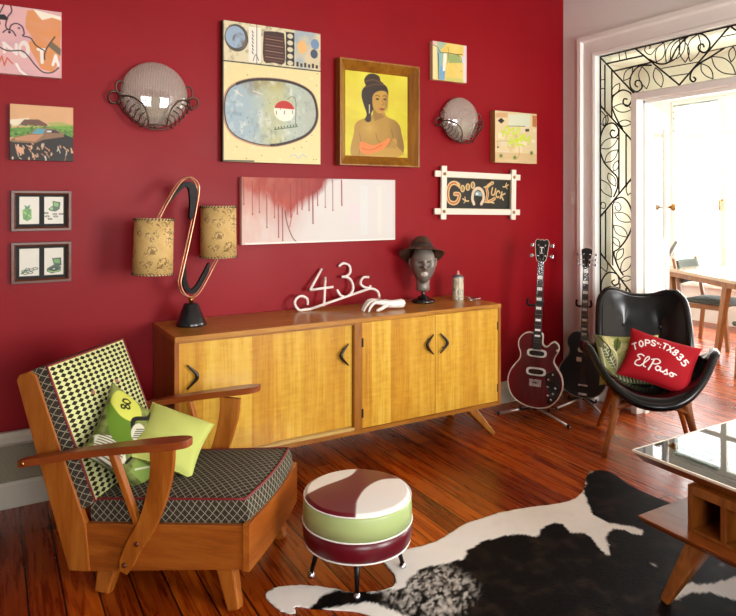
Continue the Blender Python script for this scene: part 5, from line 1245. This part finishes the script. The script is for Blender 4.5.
# ------------------------------------------------------------------ coffee table
ct = thing('coffee_table', 'low two-tier wooden coffee table with black glass top and tapered splayed legs', 'coffee table', (2.75, 1.15, 0), 0)
TX0, TX1, TY0, TY1, TZ = 2.126-2.75, 3.42-2.75, .62-1.15, 1.64-1.15, .45
MB().hexa([(TX0+.03, TY0+.03, TZ-.042), (TX1-.03, TY0+.03, TZ-.042), (TX1-.03, TY1-.03, TZ-.042), (TX0+.03, TY1-.03, TZ-.042), (TX0, TY0, TZ-.008), (TX1, TY0, TZ-.008), (TX1, TY1, TZ-.008), (TX0, TY1, TZ-.008)]).build('table_top', M['table_wood'], ct, bevel=.002)
M['black_glass'] = plain('black_glass', '#050608', .02, spec=.35)
MB().box(TX0+.006, TX1-.006, TY0+.006, TY1-.006, TZ-.008, TZ).build('glass_top', M['black_glass'], ct)
mb = MB(); e = .006
mb.box(TX0, TX1, TY0, TY0+e, TZ-.0079, TZ+.001).box(TX0, TX1, TY1-e, TY1, TZ-.0079, TZ+.001).box(TX0, TX0+e, TY0+e, TY1-e, TZ-.0079, TZ+.001).box(TX1-e, TX1, TY0+e, TY1-e, TZ-.0079, TZ+.001)
mb.build('edge_trim', plain('pale_trim', '#e4d6c2', .35), ct)
SX0, SX1, SY0_, SY1_, SZ = 2.062-2.75, 3.42-2.75, .72-1.15, 1.565-1.15, .245
MB().hexa([(SX0+.02, SY0_+.02, SZ-.03), (SX1-.02, SY0_+.02, SZ-.03), (SX1-.02, SY1_-.02, SZ-.03), (SX0+.02, SY1_-.02, SZ-.03), (SX0, SY0_, SZ-.006), (SX1, SY0_, SZ-.006), (SX1, SY1_, SZ-.006), (SX0, SY1_, SZ-.006)]).box(SX0, SX1, SY0_, SY1_, SZ-.006, SZ).build('shelf', M['table_wood'], ct, bevel=.002)
# cubby box between the tiers (open to the left end, middle partition)
bx0, bx1, by0, by1 = 2.118-2.75, 3.1-2.75, .86-1.15, 1.405-1.15
pm = by0+.235
mb = MB(); mb.box(bx0, bx1, by1-.018, by1, SZ, TZ-.042).box(bx0, bx1, by0, by0+.018, SZ, TZ-.042)
mb.box(bx0, bx1, by0+.018, by1-.018, SZ, SZ+.012).box(bx0, bx1, by0+.018, by1-.018, TZ-.054-.02, TZ-.042)
mb.build('cubby_box', M['table_wood_z'], ct, bevel=.002)
MB().box(bx0+.002, bx1, by1-.135, by1-.118, SZ+.012, TZ-.074).build('partition', M['table_wood_z'], ct, bevel=.001)
MB().box(bx0+.42, bx0+.432, by0+.018, by1-.018, SZ+.012, TZ-.074).build('back_panel', M['table_wood_z'], ct)
for tx, ty, fx, fy in ((2.125, 1.36, 2.03, 1.432), (3.3, 1.36, 3.38, 1.432), (2.125, .93, 2.03, .86), (3.3, .93, 3.38, .86)):
    MB().bar((tx-2.75, ty-1.15, SZ-.028), (fx-2.75, fy-1.15, .006), .070, .030, .058, .026, up=(1, 0, 0)).build('leg', M['table_wood_z'], ct, bevel=.005)

# ------------------------------------------------------------------ guitars on stands
def guitar(name, label, cat, loc, rz, lean, roll, body_mat, s=1., kind=0):
    t = thing(name, label, cat, loc, rot=(R(-lean), R(roll), R(rz)))
    U = .00094*s
    O = [(205, 22), (185, 18), (145, 33), (114, 75), (112, 120), (128, 165), (122, 208), (92, 248), (62, 300), (50, 360), (65, 430), (100, 480), (160, 513), (230, 527), (300, 520), (358, 488), (400, 430), (418, 360), (406, 295), (375, 245), (353, 205), (362, 165), (382, 125), (378, 90), (355, 70), (330, 80), (308, 104), (288, 104), (272, 85), (268, 22)]
    C = lambda X, Y: ((X-238)*U, (527-Y)*U)
    ol = sp2([C(*q) for q in O], 4, True); T = .042*s
    MB().prism(ol, lambda u, v, w: (u, w, v), -T/2, T/2).build('body', body_mat, t, bevel=.004)
    if kind == 0 or True:
        mb = MB(); mb.tube([(u, -T/2, v) for u, v in ol], .0034*s, 6, closed=True); mb.tube([(u, T/2, v) for u, v in ol], .003*s, 6, closed=True)
        mb.build('binding', plain('cream_binding', '#e2d4c0', .4) if kind == 0 else plain('grey_binding', '#8c8478', .4), t)
    zt = (527-22)*U; L_ = .945*s; y0 = -T/2
    ebony = plain('fretboard_dark', '#1c120e', .35)
    # neck + fretboard
    MB().bar((.000, y0-.004, zt-.09*s), (0, y0-.004, L_), .050*s, .040*s, .022*s, .020*s, up=(0, 1, 0)).build('neck', plain('neck_maroon', '#3a0f10', .25) if kind == 0 else plain('neck_dark', '#241a16', .3), t, bevel=.003)
    fb = MB().bar((0, y0-.018*s, zt-.10*s), (0, y0-.017*s, L_), .052*s, .041*s, .007*s, .006*s, up=(0, 1, 0)).build('fretboard', ebony, t)
    zb = .16*s; scale = L_-zb; fr = [L_-scale*(1-2**(-i/12)) for i in range(0, 20)]
    for i, z in enumerate(fr[1:]):
        if z > zt-.09*s: MB().box(-.0225*s, .0225*s, y0-.0235*s, y0-.0205*s, z-.001, z+.001).build('fret', M['chrome'], fb)
    pearl = plain('pearl', '#e6e2da', .3)
    for i in ((3, 5, 7, 9, 12, 15, 17) if kind == 0 else (1, 3, 5, 7, 9, 12, 15, 17)):
        za, zb_ = fr[i-1], fr[i]; m_ = (za+zb_)/2; hh = abs(za-zb_)*.30; ww = .017*s
        MB().box(-ww, ww, y0-.0222*s, y0-.0208*s, m_-hh, m_+hh).build('inlay', pearl, fb)
    # headstock
    hs = [(-.022, 0), (-.034, .030), (-.040, .075), (-.044, .125), (-.030, .145), (-.010, .138), (0, .146), (.010, .138), (.030, .145), (.044, .125), (.040, .075), (.034, .030), (.022, 0)]
    if kind == 1: hs = [(-.020, 0), (-.030, .03), (-.032, .07), (-.040, .12), (-.034, .140), (0, .15), (.034, .140), (.040, .12), (.032, .07), (.030, .03), (.020, 0)]
    hsm = MB().prism([(a*s, b*s) for a, b in sp2(hs, 3, True)], lambda u, v, w: (u, w + v*.16, L_+v), y0-.014*s, y0+.002*s).build('headstock', M['black_gloss'], t, bevel=.001)
    MB().tube([(a*s, y0-.014*s+b*s*.16, L_+b*s) for a, b in sp2(hs, 3, True)], .0018*s, 5, closed=True).build('headstock_edge', plain('cream_edge', '#d8c8b4', .4), hsm)
    if kind == 0:
        mb = MB(); mb.box(-.003, .003, y0-.018, y0-.010, L_+.06, L_+.09).box(-.012, .012, y0-.016, y0-.008, L_+.088, L_+.094).box(-.009, .009, y0-.0175, y0-.009, L_+.052, L_+.056); mb.build('inlay_mark', plain('pearl', '#e6e2da', .3), hsm)
    rows = (.035, .105) if kind == 0 else (.025, .062, .10)
    for b in rows:
        for s_ in (-1, 1):
            mb = MB(); mb.lathe([(.006, 0), (.006, .010), (.004, .012)], 12, M=Matrix.Translation((s_*.022*s, y0-.013*s+b*.16*s, L_+b*s)) @ Matrix.Rotation(R(90), 4, 'X'))
            mb.tube([(s_*.036*s, y0-.003+b*.16*s, L_+b*s), (s_*.058*s, y0-.003+b*.16*s, L_+b*s)], .0024, 6)
            q = .011 if kind == 0 else .008; mb.box(s_*.064*s-q*.9, s_*.064*s+q*.9, y0-.005+b*.16*s, y0-.001+b*.16*s, L_+b*s-q, L_+b*s+q)
            mb.build('tuning_peg', M['chrome'], hsm, bevel=.001)
    # hardware
    cover = plain('white_surround', '#e8e2d6', .35); dk = M['black_gloss']
    def pickup(zc, w_, h_, mat_o, mat_i):
        pts = [(w_/2*abs(math.cos(a))**.5*math.copysign(1, math.cos(a)), zc+h_/2*abs(math.sin(a))**.7*math.copysign(1, math.sin(a))) for a in [2*PI*k/32 for k in range(32)]]
        o = MB().prism(pts, lambda u, v, w: (u, w, v), y0-.011*s, y0-.0002).build('pickup', mat_o, t, bevel=.0015)
        if mat_i: MB().prism([(u*.76, zc+(v-zc)*.6) for u, v in pts], lambda u, v, w: (u, w, v), y0-.014*s, y0-.010*s).build('pickup_cover', mat_i, o)
    if kind == 0:
        pickup(.350, .124, .052, cover, dk); pickup(.232, .124, .052, cover, dk)
        b = MB().box(-.040, .036, y0-.008, y0, .135, .182).build('bridge', M['chrome'], t, bevel=.002)
        mb = MB()
        for i in range(4): mb.box(-.026+i*.015, -.016+i*.015, y0-.014, y0-.007, .150, .172)
        mb.build('saddle', M['chrome'], b); MB().box(-.018, .012, y0-.0145, y0-.0135, .157, .166).build('saddle_slot', dk, b)
        pg = [C(*q) for q in [(302, 300), (335, 275), (366, 258), (392, 300), (403, 355), (392, 420), (365, 465), (330, 492), (318, 470), (330, 430), (312, 380), (302, 340)]]
        o = MB().prism(sp2(pg, 3, True), lambda u, v, w: (u, w, v), y0-.003, y0-.0002).build('control_plate', dk, t)
        for X, Y in ((352, 288), (322, 325), (370, 378), (320, 375), (357, 418), (322, 432), (345, 458)):
            u, v = C(X, Y); MB().lathe([(.0085, 0), (.0075, .010), (.001, .011)], 14, M=Matrix.Translation((u, y0-.003, v)) @ Matrix.Rotation(R(90), 4, 'X')).build('knob', M['chrome'], o)
        u, v = C(383, 125); MB().lathe([(.010, 0), (.008, .008), (.001, .009)], 14, M=Matrix.Translation((u-.008, y0, v)) @ Matrix.Rotation(R(90), 4, 'X')).build('strap_button', cover, t)
    else:
        pickup(.345*s, .085*s, .036*s, cover, M['chrome']); 
        pts = MB().box(-.05*s, -.015*s, y0-.012, y0, .26*s, .29*s).build('switch_plate', cover, t, bevel=.003)
        MB().box(-.034*s, .034*s, y0-.010, y0, .085*s, .098*s).build('bridge', M['chrome'], t, bevel=.002); MB().box(-.030*s, .030*s, y0-.010, y0, .018*s, .036*s).build('tailpiece', M['chrome'], t, bevel=.002)
    mb = MB(); ns = 4 if kind == 0 else 6; sp = .013 if kind == 0 else .0075
    for i in range(ns):
        x = (i-(ns-1)/2)*sp; mb.tube([(x*s, y0-.016, (.155 if kind == 0 else .09)*s), (x*.75*s, y0-.026*s, L_), (math.copysign(.018, x)*s, y0-.02+.03*.16, L_+(rows[i % len(rows)])*s)], .0010 if kind == 0 else .0006, 4)
    mb.build('strings', M['chrome'], t)
    return t
def gstand(label, c, feet, yoke_z, axis, top):
    """c hub (x,y), feet list of floor points, axis = facing angle of the guitar (unit vector the front looks to)"""
    t = thing('guitar_stand', label, 'guitar stand', (c[0], c[1], 0), group='tripod guitar stands'); f = Vector((axis[0], axis[1], 0)).normalized(); sd = Vector((-f.y, f.x, 0))
    m_ = plain('satin_steel', '#dcdad6', .35, .85)
    for (x, y) in feet:
        l = MB().tube([(0, 0, .062), (x-c[0], y-c[1], .010)], .0085, 10).build('leg', m_, t); MB().tube([((x-c[0])*.93, (y-c[1])*.93, .0135), (x-c[0], y-c[1], .0102)], .0102, 10).build('rubber_foot', M['black_metal'], l)
    MB().lathe([(.018, .045), (.02, .06), (.02, .085), (.012, .095)], 16).build('hub', M['black_metal'], t)
    b = -f*.045
    MB().tube([(0, 0, .06), (b.x*1.0, b.y*1.0, .20), (b.x*1.5, b.y*1.5, yoke_z-.04)], .0085, 10).build('upright', m_, t)
    q = b*1.5; mb = MB(); pts = []
    for a, r_, zz in ((-1, .045, .028), (-1, .050, .0), (-.8, .040, -.018), (0, .0, -.022), (.8, .040, -.018), (1, .050, .0), (1, .045, .028)):
        pts.append(q + sd*(r_*(1 if a > 0 else -1 if a < 0 else 0)) + f*(.02+.05*abs(a)) + Vector((0, 0, yoke_z+zz)))
    mb.tube(spline(pts, 5), .0075, 8); mb.tube([q+Vector((0, 0, yoke_z-.05)), q+f*.022+Vector((0, 0, yoke_z-.02))], .008, 8); mb.build('neck_yoke', M['black_metal'], t)
    mb = MB()
    for s_ in (-1, 1): mb.tube(spline([Vector((0, 0, .062)), sd*s_*.05+Vector((0, 0, .052))+f*.03, sd*s_*.085+f*.055+Vector((0, 0, .050)), sd*s_*.09+f*.062+Vector((0, 0, .072))], 5), .0065, 8)
    mb.build('body_cradle', M['black_metal'], t)
n = NT('dark_cherry'); f = n.noise(n.coord('Object', (8, 8, 1.6)), 2, 5, .6, .5); n.l(n.ramp(f, [(.3, '#470409'), (.7, '#680912')]), n.b.inputs['Base Color']); n.b.inputs['Roughness'].default_value = .22; n.b.inputs['Coat Weight'].default_value = .1
g1f = (-.77, -.64)
GZ = .068
gstand('chrome tripod stand holding the dark red bass guitar', (3.080, 3.116), [(2.875, 3.255), (3.087, 2.827), (3.35, 3.235)], .74, g1f, 0)
guitar('bass_guitar', 'dark red single-cut bass guitar with two white-ringed pickups, standing against the red wall', 'bass guitar', (3.080+g1f[0]*.035, 3.116+g1f[1]*.035, GZ), -50.3, 5, 2.2, n.mat, 1., 0)
g2f = (-.86, -.51)
gstand('tripod stand under the black guitar behind the leather chair', (3.52, 3.10), [(3.27, 3.13), (3.42, 2.84), (3.64, 3.33)], .70, g2f, 0)
guitar('electric_guitar', 'black electric guitar with block neck inlays standing behind the black leather chair', 'guitar', (3.52+g2f[0]*.035, 3.10+g2f[1]*.035, GZ), -56, 5, 1.0, plain('black_lacquer', '#0c0b0b', .35), .93, 1)

# ------------------------------------------------------------------ black lounge chair
lc = thing('lounge_chair', 'black leather shell lounge chair with curled arms and splayed wooden legs', 'chair', (3.262, 2.412, 0), 223)
RW = [(0, .345, .325, .33, -.20, .235), (.1, .305, .348, .348, -.19, .225), (.28, .15, .345, .354, -.15, .215), (.44, -.05, .325, .345, -.06, .19), (.56, -.19, .36, .300, .02, .12), (.67, -.252, .48, .258, .085, .05), (.81, -.310, .64, .252, .10, .012), (.93, -.35, .775, .240, .07, .012), (1, -.365, .82, .200, .045, .018)]
rv = [q[0] for q in RW]
def rowv(v):
    # smooth (monotone-ish) interpolation through the rows
    x = v; k = max(0, min(len(RW)-2, next((i for i in range(len(RW)-1) if x <= RW[i+1][0]), len(RW)-2)))
    p0, p1, p2, p3 = RW[max(0, k-1)], RW[k], RW[k+1], RW[min(len(RW)-1, k+2)]; t = (x-p1[0])/(p2[0]-p1[0]); out = []
    for j in range(1, 6):
        m1 = (p2[j]-p0[j])/(p2[0]-p0[0]+1e-9)*(p2[0]-p1[0]); m2 = (p3[j]-p1[j])/(p3[0]-p1[0]+1e-9)*(p2[0]-p1[0])
        out.append((2*t**3-3*t*t+1)*p1[j]+(t**3-2*t*t+t)*m1+(-2*t**3+3*t*t)*p2[j]+(t**3-t*t)*m2)
    return out
def shell(u, v, off=0.):
    a = 2*u-1; cx, cz, hw, dx, dz = rowv(v); k = abs(a)**2.3
    z = cz + dz*k; x = cx + dx*k
    if v > .9: z += .030*((v-.9)/.1)*(-(1-abs(a)**1.5)*.55 + .45*math.exp(-((abs(a)-.72)/.25)**2))
    if v < .08: z -= .02*(1-v/.08)*0
    tuft = 0
    for bu_ in (-.42, .42): tuft += .012*math.exp(-(((a-bu_)*hw)**2+((v-.80)*.45)**2)/.0011)
    return Vector((x - tuft - off, a*hw*(1-.05*k*(v < .3)), z))
n = NT('black_leather'); n.b.inputs['Base Color'].default_value = (*lin('#040507'), 1); n.b.inputs['Roughness'].default_value = .22; n.b.inputs['Specular IOR Level'].default_value = .45; n.bump(n.noise(n.coord(), 220, 3), .12, .001)
M['leather'] = n.mat
sh = MB().grid(lambda u, v: shell(u, v), 56, 60).build('shell_seat', M['leather'], lc, fix=True)
k = sh.modifiers.new('s', 'SOLIDIFY'); k.thickness = .040; k.offset = 0
k = sh.modifiers.new('b', 'BEVEL'); k.width = .014; k.segments = 3; k.limit_method = 'ANGLE'; k.angle_limit = R(50)
rim = [shell(i/30, 0) for i in range(31)] + [shell(1, j/40) for j in range(1, 41)] + [shell(1-i/30, 1) for i in range(1, 31)] + [shell(0, 1-j/40) for j in range(1, 40)]
MB().tube(rim, .0225, 10, closed=True).build('rolled_edge', M['leather'], lc)
for a in (.29, .71):
    q = shell(a, .80); MB().lathe([(.012, 0), (.010, .006), (.001, .009)], 14, M=Matrix.Translation(q+Vector((.020, 0, .004))) @ Matrix.Rotation(R(80), 4, 'Y')).build('button', M['leather'], lc)
for sx_ in (1, -1):
    for s_ in (-1, 1):
        tx, bx = (.17, .262) if sx_ > 0 else (-.13, -.275)
        tz = .322 if sx_ > 0 else .305
        MB().tube(spline([(tx, s_*.175, tz), (tx+(bx-tx)*.3, s_*.19, tz*.72), (bx, s_*.25, 0)], 5), [.027, .027, .026, .025, .024, .022, .020, .018, .016, .0145, .0135], 12).build('leg', M['arm_wood_z'], lc)
for sx_, z_ in ((.175, .292), (-.13, .278)):
    MB().tube(spline([(sx_+.02, -.185, z_-.03), (sx_, -.10, z_+.002), (sx_, 0, z_+.006), (sx_, .10, z_+.002), (sx_+.02, .185, z_-.03)], 5), .018, 10, flat=1.2).build('cross_rail', M['arm_wood_y'], lc)
for s_ in (-1, 1): MB().tube([(.175, s_*.12, .294), (-.13, s_*.12, .280)], .014, 8).build('side_rail', M['arm_wood'], lc)
def lcw(x, y, z): a = R(223); return (3.262+x*math.cos(a)-y*math.sin(a), 2.412+x*math.sin(a)+y*math.cos(a), z)
def lcv(x, y, z): a = R(223); return (x*math.cos(a)-y*math.sin(a), x*math.sin(a)+y*math.cos(a), z)
# leafy cushion
p = Paint(.36, .30, 170, 140, '#b4b070')
p.blend(np.clip(p.fbm(7, 4)*3-1.3, 0, 1), '#8f9a54'); p.blend(np.clip(p.fbm(9, 24)*3-1.6, 0, 1), '#cfc890'); rr = random.Random(2)
def lf(p, x, y, l, w, a, col, vein):
    c, s_ = math.cos(a), math.sin(a); T = lambda u, v: (x+(u*c-v*s_), y+(u*s_+v*c)*1.15)
    p.poly([T(-l, 0), T(-l*.4, -w), T(l*.3, -w*.9), T(l, 0), T(l*.3, w*.9), T(-l*.4, w)], col); p.line([T(-l, 0), T(l, 0)], .004, vein)
    for k in range(-3, 4): p.line([T(k*l*.22, -w*.8), T(k*l*.22+l*.12, 0), T(k*l*.22, w*.8)], .0025, vein)
for k in range(11): lf(p, rr.random(), rr.random(), rr.uniform(.1, .2), rr.uniform(.03, .06), rr.uniform(0, 3), rr.choice(['#5c6a30', '#3c4424', '#d6cf98', '#788c3a', '#c8b86a']), rr.choice(['#e0d8b0', '#2a2c1a']))
lf(p, .16, .48, .26, .075, 1.2, '#6d7444', '#e9e2c8'); p.line([(.05, .3), (.10, .75), (.24, .78), (.27, .4), (.12, .2), (.05, .3)], .006, '#e9e2c8', curve=True); p.poly([(0, 0), (.12, 0), (.1, .3), (.02, .25)], '#3a2c1c', .8)
p.line([(.05, .02), (.18, .3), (.14, .5)], .008, '#2a2818', curve=True); p.rect(.2, .86, 1, 1, '#2c2a20', .7); 
for k in range(14): p.line([(.2+k*.05, .86), (.23+k*.05, .99)], .005, '#cfc7a4')
pillow('cushion', 'leaf-print green and cream cushion tucked behind the red one on the leather chair', 'cushion', .36, .29, .11, p, [M['printed_cotton'], M['cotton_back']], lcw(.02, -.10, .49), lcv(.86, .10, .42), roll=-2)
# red El Paso cushion
p = Paint(.36, .27, 260, 195, '#9e0a18')
wh = '#efe6e2'
lt = list("TOPS'':TX835"); pos = []
def glyph(ch, cx, cy, w, h, a, sw):
    for st in GL.get(ch, []):
        p.line([(cx + (((u-.5)*w)*math.cos(a)-((v-.5)*h)*math.sin(a))/p.w, cy + (((u-.5)*w)*math.sin(a)+((v-.5)*h)*math.cos(a))/p.h) for u, v in st], sw, wh)
for ch, x, y, a in (('T', .10, .40, -.5), ('O', .185, .315, -.35), ('P', .275, .255, -.22), ('S', .36, .215, -.1), ('T', .53, .205, .1), ('X', .615, .235, .2), ('8', .70, .28, .33), ('3', .785, .345, .42), ('5', .87, .425, .55)):
    glyph(ch, x, y, .022, .036, a, .0075)
for x, y in ((.415, .17), (.435, .17)): p.line([(x, y), (x, y+.035)], .0045, wh)
for y in (.2, .27): p.ell(.465, y, .010, .013, wh)
def scr(pts, sw=.0065): p.line([(.17+.64*x, .52+.30*y) for x, y in pts], sw, wh, curve=True)
scr([(.17, .12), (.09, .05), (.02, .18), (.10, .38), (.03, .55), (.03, .8), (.14, .85), (.2, .7)]); scr([(.18, .75), (.30, .25), (.27, .08), (.22, .3), (.22, .75), (.28, .84)])
scr([(.42, .15), (.40, .5), (.36, .95)], .0085); scr([(.36, .22), (.50, .08), (.57, .25), (.50, .45), (.42, .48)])
scr([(.60, .6), (.54, .55), (.50, .72), (.55, .85), (.60, .72), (.61, .58), (.62, .82), (.67, .78)]); scr([(.68, .84), (.75, .58), (.76, .7), (.79, .82), (.72, .90)]); scr([(.86, .64), (.83, .78), (.87, .88), (.92, .78), (.88, .65), (.98, .66)])
M['red_cotton'] = vcol('red_cotton', .8, 0, .08, .25); M['red_back'] = plain('red_cotton_back', '#9e0a18', .8, spec=.25)
pillow('cushion', 'bright red cushion lettered TOPS TX835 El Paso lying across the leather chair', 'cushion', .37, .29, .13, p, [M['red_cotton'], M['red_back']], lcw(.125, .045, .515), lcv(.80, -.08, .52), roll=15)

# ------------------------------------------------------------------ dining set in the sunroom
M['din_wood'] = wood('dining_wood', '#8a5426', '#a9713a', '#bb8650', 2, .4); M['grey_felt'] = plain('grey_upholstery', '#50564f', .9, var=.2, vs=40)
dtb = thing('dining_table', 'wooden dining table with slanted plank legs out in the bright sunroom', 'dining table', (5.9, 3.1, 0), 64)
MB().box(-.15-.0, 1.05, -.85, .02, .715, .745).build('table_top', plain('pale_table_top', '#c9b596', .15, coat=.4), dtb, bevel=.002)
dtb.location = (5.43, 3.26, 0)
# chairs
def dchair(loc, rz, label):
    t = thing('dining_chair', label, 'dining chair', (loc[0], loc[1], 0), rz, group='upholstered sunroom dining chairs')
    slab_cushion('seat', lambda u, v: (-.21+.42*u, (2*v-1)*(.225-.02*(1-u))), .035, .018, [M['grey_felt'], M['grey_felt']], t, None, 14, loc=(0, 0, .42))
    b = MB(); b.grid(lambda u, v: (-.235-.02*math.sin(PI*u)+.0-.10*v*.6, (2*u-1)*.205, .60+.22*v), 14, 8).build('backrest', M['grey_felt'], t, solid=.03)
    for s_ in (-1, 1):
        MB().bar((-.25, s_*.20, 0), (-.215, s_*.215, .42), .03, .034, .03, .04, up=(0, 1, 0)).build('leg', M['din_wood'], t, bevel=.003)
        MB().bar((-.215, s_*.222, .40), (-.305, s_*.222, .84), .034, .026, .04, .03, up=(0, 1, 0)).build('back_post', M['din_wood'], t, bevel=.003)
        MB().bar((.20, s_*.205, 0), (.17, s_*.20, .42), .028, .034, .028, .04, up=(0, 1, 0)).build('leg', M['din_wood'], t, bevel=.003)
        MB().bar((.175, s_*.20, .395), (-.22, s_*.215, .395), .022, .022, .045, .045).build('seat_rail', M['din_wood'], t, bevel=.002)
    return t
for nm, q in (('leg', ((.03, -.05, .715), (.20, -.05, 0))), ('leg', ((.95, -.05, .715), (.78, -.05, 0))), ('leg', ((.03, -.78, .715), (.20, -.78, 0))), ('leg', ((.95, -.78, .715), (.78, -.78, 0)))):
    MB().bar(q[0], q[1], .07, .05, .05, .035, up=(0, 1, 0)).build(nm, M['din_wood'], dtb, bevel=.004)
MB().box(-.12, 1.02, -.82, -.01, .665, .7149).build('apron', M['din_wood'], dtb)
dchair((6.12, 3.76), -83, 'grey-seated wooden dining chair farther away, beyond the table edge')
dchair((5.25, 2.72), 75, 'nearer wooden dining chair cut off by the right edge of the photo')
